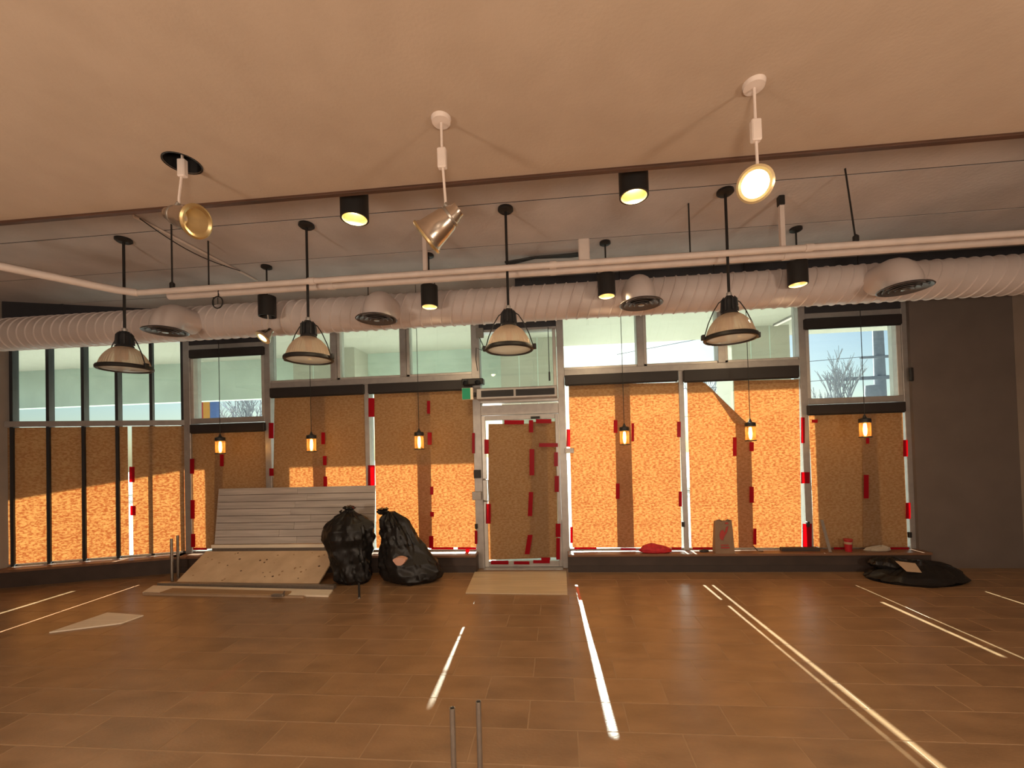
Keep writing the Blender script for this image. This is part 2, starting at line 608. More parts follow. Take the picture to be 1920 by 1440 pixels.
# narrow bays
for w, x0, x1, r0, r1, t0 in ((win[2], -5.467, -4.283, 2.16, 2.24, 3.27), (win[5], 3.270, 4.437, 2.12, 2.20, 3.25)):
    bar(w, 'rail', x0, x1, r0, r1)
    bar(w, 'rail', x0, x1, t0, t0 + .07)
    bar(w, 'rail', x0, x1, SZ, SZ + .025, 5.79, FY1)
    pane(w, x0, x1, SZ + .025, r0)
    pane(w, x0, x1, r1, t0)
    # pale stops at the side of the transom pane
    bar(w, 'glazing_stop', x0, x0 + .05, r1, t0, 5.76, FY1, 'alu_light')
    bar(w, 'glazing_stop', x1 - .055, x1, r1, t0, 5.76, FY1, 'alu_light')
    MB().box(x0, x1, 5.74, 5.86, t0 + .07, TOPZ).build('head_panel', 'darkwall', w)
# wide bays
for w, x0, x1, mid, sp in ((win[3], -4.190, -1.178, -2.727, (-3.2135, -2.1735)), (win[4], 0.112, 3.184, 1.667, (1.146, 2.2055))):
    bar(w, 'rail', x0, x1, 2.64, 2.725)
    bar(w, 'rail', x0, x1, SZ, SZ + .025, 5.79, FY1)
    bar(w, 'mullion', mid - .033, mid + .033, SZ, 2.64)
    pane(w, x0, mid - .033, SZ + .025, 2.64)
    pane(w, mid + .033, x1, SZ + .025, 2.64)
    for s_ in sp:
        bar(w, 'mullion', s_ - .046, s_ + .046, 2.725, TOPZ)
        bar(w, 'glazing_stop', s_ + .046, s_ + .09, 2.725, TOPZ, 5.77, FY1, 'alu_light')
    ed = [x0, sp[0] - .046, sp[0] + .046, sp[1] - .046, sp[1] + .046, x1]
    for a in (0, 2, 4):
        pane(w, ed[a], ed[a + 1], 2.725, TOPZ)
        bar(w, 'glazing_stop', ed[a], ed[a + 1], 2.725, 2.76, 5.77, FY1, 'alu_light')
# turned bay
w = win[1]


def fbar(name, s0, s1, z0, z1, d0=.08, d1=-.08, m='alu'):
    return MB().hexa([FP(s0, z0, d0), FP(s1, z0, d0), FP(s1, z0, d1), FP(s0, z0, d1)], [FP(s0, z1, d0), FP(s1, z1, d0), FP(s1, z1, d1), FP(s0, z1, d1)]).build(name, m, w)


fs = [facet_s(341, 700)[0], facet_s(282, 700)[0]]
stp = fs[1] - fs[0]
SEAM = facet_s(243, 950)[0]
fbar('rail', 0.0, FLEN, 2.15, 2.225, .06)
fbar('rail', 0.0, FLEN, 3.42, TOPZ)
fbar('rail', 0.0, FLEN, SZ, SZ + .025, -.01)
s_ = fs[0]
k = 0
cuts = [0.03]
while s_ < FLEN:
    fbar('mullion', s_ - .018, s_ + .018, SZ, TOPZ, .0 if k < 2 else .04, -.06, 'charcoal')
    cuts.append(s_)
    s_ += stp
    k += 1
cuts.append(FLEN)
for a, b in zip(cuts[:-1], cuts[1:]):
    for z0, z1 in ((SZ + .025, 2.15), (2.225, 3.42)):
        MB().hexa([FP(a, z0, -.03), FP(b, z0, -.03), FP(b, z0, -.036), FP(a, z0, -.036)], [FP(a, z1, -.03), FP(b, z1, -.03), FP(b, z1, -.036), FP(a, z1, -.036)]).build('pane', 'glass', w)

# ------------------------------------------------------------------ door
door = thing('door_1', (-.53, GY, 0), 'aluminium framed glass door with a fixed transom above', kind='structure')
MB().box(-1.182, -1.067, FY0, FY1, 0, TOPZ, .004).build('jamb', 'alu', door)
MB().box(.016, .112, FY0, FY1, 0, TOPZ, .004).build('jamb', 'alu', door)
MB().box(-1.067, .016, FY0, FY1, 2.13, 2.27, .004).build('head_rail', 'alu', door)
MB().box(-1.067, .016, FY0 - .02, FY1, 2.30, 2.335, .004).build('head_rail', 'alu_light', door)
MB().box(-1.067, .016, FY0, FY1, 3.30, 3.335, .004).build('head_rail', 'alu', door)
MB().box(-1.067, .016, 5.76, 5.86, 3.335, TOPZ).build('head_panel', 'darkwall', door)
MB().box(-1.067, .016, 5.66, 5.92, 0, .018, .004).build('threshold', 'alu', door)
LX0, LX1 = -1.066, .015
LY0, LY1 = 5.755, 5.797
leaf = MB().box(LX0, LX0 + .055, LY0, LY1, .02, 2.125, .004).build('door_leaf', 'alu_light', door)
MB().box(LX1 - .05, LX1, LY0, LY1, .02, 2.125, .004).build('stile', 'alu', leaf)
MB().box(LX0 + .055, LX1 - .05, LY0, LY1, 2.06, 2.125, .004).build('top_rail', 'alu', leaf)
MB().box(LX0 + .055, LX1 - .05, LY0, LY1, .02, .10, .004).build('bottom_rail', 'alu', leaf)
MB().box(LX0 + .055, LX1 - .05, 5.790, 5.795, .10, 2.06).build('pane', 'glass', leaf)
MB().box(-1.067, .016, GY + .03, GY + .036, 2.335, 3.30).build('pane', 'glass', door)
MB().box(-.04, .005, 5.76, FY1, 2.335, 3.30, .004).build('glazing_stop', 'alu_light', door)
hz0, hz1 = W(912, 940, 5.68).z, W(912, 899, 5.68).z
hx = W(906, 920, 5.68).x
MB().tube([(hx, 5.745, hz1), (hx + .01, 5.68, hz1), (hx + .075, 5.67, hz1 - .01), (hx + .08, 5.67, hz0 + .01), (hx + .01, 5.68, hz0), (hx, 5.745, hz0)], .011, 8).build('pull_handle', 'galv', door, True)
for a, b, c, d_, m_, nm in ((888, 881, 900, 897, 'black', 'lock_box'), (885, 922, 902, 938, 'galv', 'lock_box'), (1059, 840, 1076, 850, 'galv', 'hold_bracket'), (995, 780, 1012, 785, 'black', 'closer_arm')):
    p, q = W(a, d_, 5.69), W(c, b, 5.69)
    MB().box(p.x, q.x, 5.70, 5.75, p.z, q.z, .004).build(nm, m_, door)

# ------------------------------------------------------------------ roller shade cassettes
cas = 'roller shade cassettes'


def cassette(x0, x1, z0, z1, lab):
    z0 -= .022
    z1 -= .008
    o = thing('shade_cassette', ((x0 + x1) / 2, 5.72, z0), lab, 'shade cassette', cas)
    MB().box(x0, x1, 5.692, 5.755, z0, z1, .006).build('housing', 'cassette', o)
    MB().box(x0 + .01, x1 - .01, 5.70, 5.73, z0 - .012, z0 + .001, .004).build('bottom_bar', 'black', o)
    return o


cassette(-5.43, -4.262, 2.045, 2.155, 'black roller shade cassette above the papered narrow window at the left')
cassette(-4.165, -2.748, 2.525, 2.645, 'black roller shade cassette over the left papered double window, panel farther from the door')
cassette(-2.678, -1.172, 2.525, 2.645, 'black roller shade cassette over the papered panel just left of the door')
cassette(.113, 1.618, 2.525, 2.645, 'black roller shade cassette over the papered panel just right of the door')
cassette(1.690, 3.150, 2.505, 2.645, 'black roller shade cassette above the papered panel with the folded corner')
cassette(3.245, 4.415, 2.01, 2.12, 'black roller shade cassette above the papered narrow window at the right')
cassette(-5.43, -4.262, 3.165, 3.265, 'black roller shade cassette at the top of the left transom pane')
cassette(3.245, 4.415, 3.13, 3.245, 'black roller shade cassette at the top of the right transom pane')

# ------------------------------------------------------------------ paper sheets and tape
GRP = 'kraft paper sheets taped over the glazing'


def sheet(cor, Y, lab, tapes=(), cut=None, plane=None):
    """cor: the corners TL TR BR BL measured on the window plane"""
    on = plane or (lambda a, b, dy=0.0: W(a, b, Y) + Vector((0, -dy, 0)))
    P = [on(*c) for c in cor]
    base = (P[2] + P[3]) / 2
    base.z = min(P[2].z, P[3].z)
    root = thing('paper_sheet', base, lab, 'paper sheet', GRP)
    nx, ny = 20, 34
    mb = MB()
    sd = random.random() * 50
    for j in range(ny + 1):
        for i in range(nx + 1):
            u, v = i / nx, j / ny
            top = P[0].lerp(P[1], u)
            bot = P[3].lerp(P[2], u)
            if cut:
                a, b = on(*cut[0]), on(*cut[1])
                if top.x > a.x:
                    k_ = (top.x - a.x) / (b.x - a.x)
                    top = Vector((top.x, top.y, a.z + (b.z - a.z) * k_))
            p = bot.lerp(top, v)
            wv = noise.noise(Vector((p.x * 5 + sd, p.z * 1.3, 0))) * .004 + noise.noise(Vector((p.x * 14, p.z * 9 + sd, 3))) * .0012
            p = p + Vector((noise.noise(Vector((p.z * 3, sd, u))) * .006 * (1 if 0 < i < nx else .6), wv, 0))
            mb.v.append(p)
    for j in range(ny):
        for i in range(nx):
            a = j * (nx + 1) + i
            mb.f.append([a, a + 1, a + nx + 2, a + nx + 1])
    mb.build('sheet', 'paper', root, True)
    for t in tapes:
        x0, y0, x1, y1 = t[:4]
        sk = t[4] if len(t) > 4 else 0
        q = [on(x0 + sk, y0, .036), on(x1 + sk, y0, .036), on(x1 - sk, y1, .036), on(x0 - sk, y1, .036)]
        back = Vector((0, .0012, 0))
        MB().hexa([p + back for p in q], q).build('tape_strip', 'tape', root)
    return root


def onfacet(a, b, dy=0.0):
    s, z = facet_s(a, b)
    return FP(s, z, .02 + dy)


def fsheet(s0, s1, lab, tapes=()):
    def pr(s, z):
        return (s, z)
    P = [FP(s1, 2.14, .012), FP(s0, 2.14, .012), FP(s0, SZ + .03, .012), FP(s1, SZ + .03, .012)]
    base = (P[2] + P[3]) / 2
    root = thing('paper_sheet', base, lab, 'paper sheet', GRP)
    mb = MB()
    nx, ny = 16, 24
    for j in range(ny + 1):
        for i in range(nx + 1):
            p = P[3].lerp(P[2], i / nx).lerp(P[0].lerp(P[1], i / nx), j / ny)
            p = p + FN * (noise.noise(Vector((p.x * 6, p.z * 1.5, 9))) * .004)
            mb.v.append(p)
    for j in range(ny):
        for i in range(nx):
            a = j * (nx + 1) + i
            mb.f.append([a, a + 1, a + nx + 2, a + nx + 1])
    mb.build('sheet', 'paper', root, True)
    for x0, y0, x1, y1 in tapes:
        q = [onfacet(x0, y0), onfacet(x1, y0), onfacet(x1, y1), onfacet(x0, y1)]
        MB().hexa([p - FN * .0012 for p in q], q).build('tape_strip', 'tape', root)
    return root


sF = facet_s(250, 950)[0]
fsheet(.02, sF, 'kraft paper on the turned bay at the far left, lit below a slanting shadow line', [(244, 875, 254, 904), (246, 948, 256, 966), (258, 794, 280, 798)])
fsheet(sF + .05, FLEN, 'kraft paper at the very left end of the turned bay')

PB = PY - .014
sheet([(360, 808), (421, 808), (416, 1029), (363, 1029)], PY, 'kraft paper strip on the narrow left window with a sunlit left edge',
      [(360, 860, 368, 888), (361, 937, 369, 972), (362, 1000, 370, 1025), (366, 1026, 392, 1030)])
sheet([(404, 808), (499, 805), (505, 1029), (401, 1029)], PB, 'shaded kraft paper behind the lamp in the narrow left window',
      [(416, 852, 423, 874)])
sheet([(515, 738), (610, 735), (613, 1029), (510, 1029)], PY, 'kraft paper sheet behind the left side of the plank panel',
      [(507, 793, 516, 822), (508, 878, 516, 892)])
sheet([(583, 736), (687, 733), (694, 1029), (591, 1029)], PB, 'kraft paper sheet above the plank panel, left of the mullion with a white slit',
      [(605, 811, 612, 833), (608, 855, 615, 872), (609, 893, 616, 912)])
sheet([(701, 733), (806, 730), (811, 1027), (706, 1028)], PY, 'kraft paper sheet rising behind the two trash bags',
      [(693, 747, 704, 782), (692, 872, 705, 910)])
sheet([(779, 730), (889, 727), (896, 1026), (786, 1027)], PB, 'kraft paper sheet directly left of the door frame',
      [(802, 752, 808, 776), (803, 811, 811, 834), (808, 912, 814, 927), (808, 959, 815, 968), (806, 1004, 814, 1027), (886, 812, 891, 850), (891, 994, 896, 1019), (810, 1025, 852, 1029), (859, 1025, 894, 1029), (874, 1029, 881, 1037)])
DYP = 5.776
sheet([(916, 795), (1025, 794), (1031, 1046), (915, 1050)], DYP, 'shaded kraft paper covering most of the door glass',
      [(946, 788, 983, 796), (909, 824, 917, 851), (912, 944, 921, 981), (921, 1050, 954, 1057), (964, 1051, 993, 1057)])
sheet([(998, 791), (1042, 790), (1047, 1045), (993, 1045)], DYP - .012, 'narrow kraft paper strip overlapping the right side of the door glass',
      [(992, 788, 1000, 811), (1005, 786, 1034, 794), (1011, 831, 1046, 838), (993, 842, 1002, 891), (1039, 848, 1046, 874), (1040, 892, 1048, 922), (991, 922, 999, 967, 1), (1042, 981, 1051, 1006), (987, 1002, 996, 1038, 3), (1043, 1008, 1050, 1048), (1000, 1049, 1031, 1055), (1015, 1044, 1032, 1049)])
sheet([(1066, 722), (1180, 720), (1189, 1027), (1073, 1027)], PY, 'glowing kraft paper sheet directly right of the door frame',
      [(1062, 805, 1069, 838), (1069, 987, 1074, 1017), (1076, 1025, 1118, 1029)])
sheet([(1152, 720), (1273, 717), (1278, 1027), (1158, 1027)], PB, 'glowing kraft paper sheet above the red cloth on the sill',
      [(1150, 788, 1157, 812), (1183, 794, 1188, 828), (1154, 906, 1161, 935), (1268, 791, 1275, 820), (1271, 921, 1277, 949), (1163, 1026, 1191, 1030), (1258, 1025, 1276, 1029)])
fold = sheet([(1288, 717), (1405, 714), (1413, 1027), (1296, 1027)], PB, 'glowing kraft paper sheet with its upper corner folded down',
             [(1372, 820, 1379, 855), (1403, 829, 1411, 846), (1403, 912, 1411, 942), (1410, 990, 1416, 1020), (1297, 1025, 1335, 1029)], cut=((1320, 716), (1406, 799)))
fl_a, fl_b, fl_c = W(1327, 722, PB - .012), W(1406, 799, PB - .012), W(1376, 793, PB - .05)
mid = (fl_a + fl_b) / 2 + Vector((-.012, -.04, -.05))
MB().add([fl_a, fl_b, fl_c, mid, (fl_a + fl_b) / 2], [(0, 3, 4), (4, 3, 1), (3, 2, 1), (0, 2, 3)]).build('folded_corner', 'paper', fold, True)
sheet([(1376, 714), (1498, 711), (1503, 1027), (1384, 1027)], PY, 'glowing kraft paper sheet beside the paper bag, under the rightmost clerestory pane',
      [(1499, 783, 1506, 831), (1499, 885, 1515, 906), (1502, 981, 1519, 1024)])
sheet([(1516, 775), (1640, 772), (1653, 1027), (1526, 1027)], PY, 'kraft paper in the narrow right window with a sunlit left edge',
      [(1519, 787, 1530, 793), (1560, 1025, 1587, 1029)])
sheet([(1617, 772), (1692, 769), (1702, 1026), (1618, 1027)], PB, 'shaded kraft paper at the right end of the narrow right window',
      [(1620, 821, 1626, 832), (1616, 890, 1625, 934), (1689, 825, 1698, 856), (1694, 942, 1703, 972), (1662, 1025, 1700, 1029)])

# ------------------------------------------------------------------ air duct and diffusers
DY, DZC, DRAD = 4.95, 3.385, 0.205
duct = thing('air_duct', (-.5, DY, DZC), 'long white spiral air duct hung in front of the clerestory windows', 'duct')
prof = []
x = XL + .02
pitch = .125
mb = MB()
prof = []
while x < XR - .05:
    prof += [(DRAD, x), (DRAD, x + pitch - .022), (DRAD + .010, x + pitch - .015), (DRAD + .010, x + pitch - .007)]
    x += pitch
# slanting spiral seams: shear the rings along the duct
n = 40
vs, fsl = [], []
for r_, xx in prof:
    for k in range(n):
        a = 2 * math.pi * k / n
        vs.append((xx + .07 * math.sin(a), DY + r_ * math.cos(a), DZC + r_ * math.sin(a)))
for i in range(len(prof) - 1):
    for k in range(n):
        fsl.append((i * n + k, i * n + (k + 1) % n, (i + 1) * n + (k + 1) % n, (i + 1) * n + k))
mb.add(vs, fsl)
mb.build('duct_tube', 'duct', duct, True)
for px in (400, 690, 815, 1120, 1340):
    x_ = W(px, 540, DY).x
    MB().tube([(x_, DY, DZC + DRAD), (x_, DY, CZ)], .006, 6).build('hanger_rod', 'black', duct)


def diffuser(x, lab):
    z0 = 3.125
    yc = 4.42
    R_ = .15
    o = thing('air_diffuser', (x, yc, z0), lab, 'air diffuser', 'round ceiling diffusers on the duct')
    path = [(x, 4.785, 3.34), (x, 4.62, 3.34)]
    for k in range(1, 9):
        a = math.pi / 2 * k / 8
        path.append((x, 4.60 - .18 * math.sin(a), 3.16 + .18 * math.cos(a)))
    path.append((x, yc, z0 + .015))
    MB().tube(path, R_, 24, False).build('elbow', 'duct', o, True)
    MB().lathe([(.150, .03), (.165, .03), (.212, .012), (.222, 0), (.212, -.004), (.185, .012)], (x, yc, z0), 40).build('outer_ring', 'diffuser', o, True)
    for r0, r1, dz in ((.175, .135, -.006), (.125, .09, -.010), (.075, .045, -.013)):
        MB().lathe([(r1, .025 + dz), (r0, .004 + dz), (r0 - .004, dz), (r1 - .006, .018 + dz)], (x, yc, z0), 36).build('vane_ring', 'diffuser', o, True)
    MB().lathe([(.001, .006), (.030, .002), (.032, -.012), (.001, -.016)], (x, yc, z0), 20).build('hub', 'galv', o, True)
    MB().lathe([(.001, .06), (.148, .06)], (x, yc, z0), 24).build('throat', 'black', o)
    return o


d0 = diffuser(-4.50, 'round grey air diffuser at the left end of the duct')
dup(d0, (-1.96, 4.42, 3.125), 'round grey air diffuser left of the middle pendant', 'round ceiling diffusers on the duct')
dup(d0, (.905, 4.42, 3.125), 'round grey air diffuser between the middle and the right pendant', 'round ceiling diffusers on the duct')
dup(d0, (3.46, 4.42, 3.125), 'round grey air diffuser at the right end of the duct', 'round ceiling diffusers on the duct')

# ------------------------------------------------------------------ ceiling pipes
p1 = W(808, 512, 3.60)
p2 = W(808, 523.5, 3.93)
XE = -3.95
for (yy, zz, rr, lab) in ((3.60, p1.z, .026, 'white painted pipe nearer the viewer, passing before the pendant rods'), (3.93, p2.z, .034, 'white painted pipe passing behind the pendant rods')):
    o = thing('ceiling_pipe', (0, yy, zz), lab, 'pipe', 'white ceiling pipes')
    MB().tube([(XE, yy, zz), (XR, yy, zz)], rr, 16).build('pipe_run', 'white_metal', o, True)
    for x_ in (-2.2, .0, 2.1, 4.1):
        MB().tube([(x_ - .03, yy, zz), (x_ + .03, yy, zz)], rr + .006, 16).build('coupling', 'white_metal', o, True)
    if yy < 3.7:
        for px, ty in ((323, 418), (1605, 318)):
            q = W(px, 540 if px < 900 else 455, yy)
            MB().tube([(q.x, yy, zz + rr), (q.x - (.0 if px < 900 else .06), yy, CZ)], .007, 6).build('hanger_rod', 'black', o)
            MB().lathe([(.018, -.02), (.022, 0), (.022, .04), (.008, .055)], (q.x, yy, zz + rr), 10).build('clamp', 'black', o)
        # cross pipe joining at the left end
        MB().tube([(XE, yy, zz), (XE - .12, yy - .1, zz), (XE - .7, yy - 1.0, zz)], rr + .008, 14).build('branch_pipe', 'white_metal', o, True)
    else:
        for px in (391, 1295):
            q = W(px, 500, yy)
            MB().tube([(q.x, yy, zz + rr), (q.x, yy, CZ)], .007, 6).build('hanger_rod', 'black', o)
            MB().lathe([(.018, -.02), (.022, 0), (.022, .04), (.008, .055)], (q.x, yy, zz + rr), 10).build('clamp', 'black', o)
        for px in (797, 1468):
            q = W(px, 480, yy)
            MB().box(q.x - .02, q.x + .02, yy - .02, yy + .02, zz, CZ - .06, .003).build('drop_post', 'white_metal', o)
            MB().box(q.x - .026, q.x + .026, yy - .026, yy + .026, CZ - .09, CZ, .006).build('post_clamp', 'black', o)
        q0, q1 = W(1085, 488, yy), W(1105, 447, yy)
        MB().box(q0.x, q1.x, yy - .02, yy + .02, zz, q1.z, .01).build('hanger_plate', 'white_metal', o)

mb = MB()
q = W(408, 567, 3.9)
mb.tube([q + Vector((.055 * math.sin(2 * math.pi * k / 20), 0, .06 * math.cos(2 * math.pi * k / 20))) for k in range(21)], .006, 6)
mb.tube([q + Vector((.01, 0, .06)), q + Vector((.012, 0, .12)), q + Vector((0, 0.0, .16))], .006, 6)
solo('cable_coil', 'black', mb, 'small loop of black cable hanging below the pipes at the left', 'cable')
a, b = Z(250, 405, CZ - .015), Z(482, 526, CZ - .015)
mb = MB().tube([a, b], .014, 8)
solo('ceiling_conduit', 'white_metal', mb, 'painted conduit running across the concrete ceiling joints at the upper left', 'conduit')
mb = MB()
a2, b2 = Z(262, 410, CZ - .02), Z(450, 508, CZ - .02)
mb.tube([a2.lerp(b2, t / 12) + Vector((-.03 * math.sin(math.pi * t / 12), 0, -.05 * math.sin(math.pi * t / 12))) for t in range(13)], .005, 6)
solo('sagging_wire', 'charcoal', mb, 'thin wire sagging beside the conduit at the upper left', 'wire')
mb = MB()
for k in range(3):
    mb.tube([(-.55 + .02 * k, 4.72 + .03 * k, 3.80), (-.2, 4.72 + .03 * k, 3.835 + .01 * k), (.2, 4.72 + .03 * k, 3.84), (.42, 4.72 + .03 * k, 3.85)], .012, 6)
solo('cable_bundle', 'black', mb, 'dark cable bundle above the duct behind the middle pendant rod', 'cable')

# ------------------------------------------------------------------ dome pendants
PDY = 3.775


def make_pendant(x, lab):
    o = thing('dome_pendant', (x, PDY, 2.57), lab, 'pendant lamp', 'ribbed glass dome pendants')
    zr = 2.57
    MB().lathe([(.002, 0), (.07, 0), (.072, -.02), (.055, -.035), (.002, -.037)], (x, PDY, CZ), 24).build('canopy', 'black', o, True)
    MB().tube([(x, PDY, CZ - .03), (x, PDY, zr + .39)], .012, 10).build('rod', 'black', o, True)
    MB().lathe([(.012, .40), (.022, .395), (.024, .36), (.016, .35)], (x, PDY, zr), 16).build('collar', 'alu', o, True)
    hs = MB().lathe([(.014, .375), (.032, .36), (.05, .34), (.056, .31), (.058, .235), (.07, .222), (.075, .205), (.06, .20)], (x, PDY, zr), 24).build('socket_housing', 'charcoal', o, True)
    for k in range(8):
        a = 2 * math.pi * k / 8
        c, s2 = math.cos(a), math.sin(a)
        pz = Vector((-s2, c, 0)) * .006
        p = [Vector((x + c * r_, PDY + s2 * r_, zr + z_)) for r_, z_ in ((.05, .23), (.077, .23), (.07, .33), (.045, .36))]
        MB().hexa([q_ - pz for q_ in p], [q_ + pz for q_ in p]).build('fin', 'charcoal', hs)
    dp = [(.066, .205), (.088, .195), (.115, .175), (.142, .145), (.165, .11), (.182, .075), (.194, .04), (.202, .012)]
    MB().lathe(dp, (x, PDY, zr), 96, flute=.012).build('glass_dome', 'dome', o)
    MB().lathe([(.204, .018), (.216, .018), (.222, .006), (.222, -.012), (.214, -.02), (.198, -.02), (.196, -.008), (.204, .0)], (x, PDY, zr), 48).build('rim_band', 'black', o, True)
    MB().lathe([(.196, -.008), (.14, -.018), (.08, -.024), (.002, -.026)], (x, PDY, zr), 48).build('bottom_lens', 'lens', o, True)
    MB().lathe([(.002, .19), (.022, .185), (.03, .13), (.026, .09), (.002, .07)], (x, PDY, zr), 16).build('lamp_bulb', 'white_metal', o, True)
    for s2 in (-1, 1):
        MB().tube([(x + s2 * .05, PDY, zr + .335), (x + s2 * .09, PDY, zr + .31), (x + s2 * .135, PDY, zr + .24), (x + s2 * .185, PDY, zr + .13), (x + s2 * .222, PDY, zr + .01)], .005, 6).build('yoke_arm', 'black', o, True)
        MB().box(x + s2 * .232 - .014, x + s2 * .232 + .014, PDY - .02, PDY + .02, zr - .012, zr + .035, .004).build('rim_clip', 'black', o)
    return o


pend0 = make_pendant(-2.352, 'ribbed glass dome pendant with black rim, left of the trash bags')
G_ = 'ribbed glass dome pendants'
dup(pend0, (-.420, PDY, 2.57), 'ribbed glass dome pendant with black rim hanging in front of the door', G_)
dup(pend0, (1.528, PDY, 2.57), 'ribbed glass dome pendant with black rim under the bright spotlight', G_)
dup(pend0, (-4.285, PDY, 2.57), 'ribbed glass dome pendant cut off at the left edge', G_)

# ------------------------------------------------------------------ black cylinder downlights
BZ = 3.275


def make_cyl(x, y, lab, lit=True, en=30):
    o = thing('cylinder_downlight', (x, y, BZ), lab, 'downlight', 'black cylinder downlights')
    R_ = .094
    top = BZ + .235
    MB().lathe([(R_ - .012, 0), (R_, 0), (R_, top - BZ), (.02, top - BZ + .004), (.012, top - BZ + .004)], (x, y, BZ), 32).build('body', 'black', o, True)
    MB().lathe([(R_ - .012, .0), (R_ - .016, .03), (.058, .085)], (x, y, BZ), 32).build('reflector', 'warm_ref' if lit else 'black', o, True)
    MB().tube([(x, y, top), (x, y, CZ)], .009, 8).build('stem', 'black', o, True)
    MB().lathe([(.002, 0), (.058, 0), (.06, -.022), (.045, -.032), (.002, -.032)], (x, y, CZ), 20).build('canopy', 'black', o, True)
    if lit:
        MB().lathe([(.058, .085), (.055, .07), (.03, .06), (.001, .058)], (x, y, BZ), 24).build('bulb_face', 'bulb', o, True)
        lamp('downlight_beam', 'SPOT', (x, y, BZ + .006), en, (1.0, .74, .42), o, .04, (0, 0, -1), 168, .5)
    else:
        MB().lathe([(.058, .085), (.001, .085)], (x, y, BZ), 24).build('empty_socket', 'black', o)
    return o


make_cyl(-3.335, 4.55, 'unlit black cylinder downlight with a bulb dangling below it', lit=False)
make_cyl(-1.395, 4.55, 'lit black cylinder downlight left of the middle pendant, before the duct')
make_cyl(.57, 4.55, 'lit black cylinder downlight between the middle and right pendants, before the duct')
make_cyl(2.535, 4.55, 'lit black cylinder downlight right of the right pendant, before the duct')
make_cyl(-1.36, 2.75, 'large lit black cylinder downlight at the ceiling edge, upper left', en=24)
make_cyl(.54, 2.75, 'large lit black cylinder downlight at the ceiling edge, upper right', en=24)

# bulb dangling out of the unlit one
bx, by = -3.335, 4.55
bc = W(496, 630, by)
o = thing('dangling_bulb', bc, 'lit reflector bulb dangling on its cord below the unlit cylinder', 'light bulb')
MB().tube([(bx, by, BZ + .08), (bx + .01, by, BZ - .05), (bc.x + .03, by, bc.z + .14), (bc.x + .035, by, bc.z + .08)], .006, 6).build('cord', 'whitepaper', o, True)
ax = Vector((-.35, -.55, -.75)).normalized()
c0 = bc - ax * .02
MB().lathe([(.018, -.10), (.034, -.09), (.036, -.06), (.052, -.035), (.082, .02), (.092, .045), (.089, .055)], c0, 28, ax).build('bulb_shell', 'steel', o, True)
MB().lathe([(.089, .055), (.055, .058), (.052, .05)], c0, 28, ax).build('bulb_rim', 'warm_ref', o, True)
MB().lathe([(.05, .052), (.03, .062), (.001, .065)], c0, 28, ax).build('bulb_face', 'bulb', o, True)

# ------------------------------------------------------------------ ceiling spotlights
def spot(name_lab, centre, axis, stem_top, r_front, lit, box_at, hole=False):
    c = Vector(centre)
    ax = Vector(axis).normalized()
    base = Vector(stem_top)
    o = thing('ceiling_spotlight', base, name_lab, 'spotlight', 'ceiling spotlights')
    back = c - ax * .09
    k_ = r_front / .085
    MB().lathe([(.001, -.03), (.034, -.028), (.038, -.005), (.042, 0), (.048, .03), (.058 * k_, .05), (.066 * k_, .10), (r_front * .88, .155), (r_front, .172), (r_front * 1.05, .176)], back, 32, ax).build('lamp_head', 'steel', o, True)
    MB().lathe([(r_front * 1.05, .174), (r_front * 1.08, .184), (r_front * .95, .19), (r_front * .78, .183)], back, 32, ax).build('front_ring', 'brass' if not lit else 'warm_ref', o, True)
    MB().lathe([(r_front * .78, .183), (r_front * .70, .12), (r_front * .5, .06), (.001, .05)], back, 32, ax).build('reflector', 'warm_ref' if not lit else 'bulb_hot', o, True)
    MB().lathe([(.001, .10), (.015, .095), (.018, .07), (.018, .05)], back, 16, ax).build('bulb', 'bulb_hot' if lit else 'whitepaper', o, True)
    MB().lathe([(.050, .022), (.053, .024), (.053, .034), (.050, .036)], back, 24, ax).build('clamp_band', 'galv', o, True)
    j = back + ax * .055 + Vector((0, 0, .075))
    MB().tube([stem_top, (stem_top[0], stem_top[1], box_at), (j.x, j.y, j.z + .03), j], .0065, 8).build('stem', 'white_metal', o, True)
    MB().tube([j + Vector((0, 0, .005)), back + ax * .03 + Vector((0, 0, .045)), back + ax * .005 + Vector((0, 0, .03))], .012, 8).build('swivel', 'galv', o, True)
    MB().box(stem_top[0] - .022, stem_top[0] + .022, stem_top[1] - .016, stem_top[1] + .016, box_at - .05, box_at + .05, .005).build('connector_box', 'white_metal', o)
    if hole:
        MB().lathe([(HR + .002, 0), (HR + .002, .16), (.001, .16)], HOLE, 32).build('recessed_can', 'black', o)
        MB().lathe([(HR, -.002), (HR + .008, -.004), (HR + .008, 0)], HOLE, 32).build('hole_edge', 'black', o)
    else:
        MB().lathe([(.001, -.022), (.045, -.02), (.05, 0)], (stem_top[0], stem_top[1], DZ), 24).build('canopy', 'white_metal', o, True)
    return o


spot('unlit metal spotlight hanging from a round hole in the ceiling at upper left', W(345, 409, 2.12), (.90, -.12, -.34), (HOLE.x, HOLE.y, DZ + .14), .084, False, 3.27, True)
spot('unlit metal spotlight turned sideways, top centre', W(826, 422, 2.0), (-.84, .10, -.58), (W(829, 300, 2.0).x, 2.0, DZ), .086, False, 3.10)
c3 = W(1420, 345, 1.9)
a3 = (Vector((0, 0, H)) - c3).normalized()
o = spot('brightly glowing spotlight facing the viewer at upper right', c3 - a3 * .08, a3 + Vector((-.1, 0, 0)), (c3.x + .04, 1.98, DZ), .070, True, 3.08)
lamp('spotlight_beam', 'SPOT', c3 + a3 * .06, 55, (1.0, .76, .42), o, .05, a3, 130, .9)

# ------------------------------------------------------------------ caged edison pendants by the windows
EG = 'small amber jar pendants in front of the papered windows'
EY = 5.35


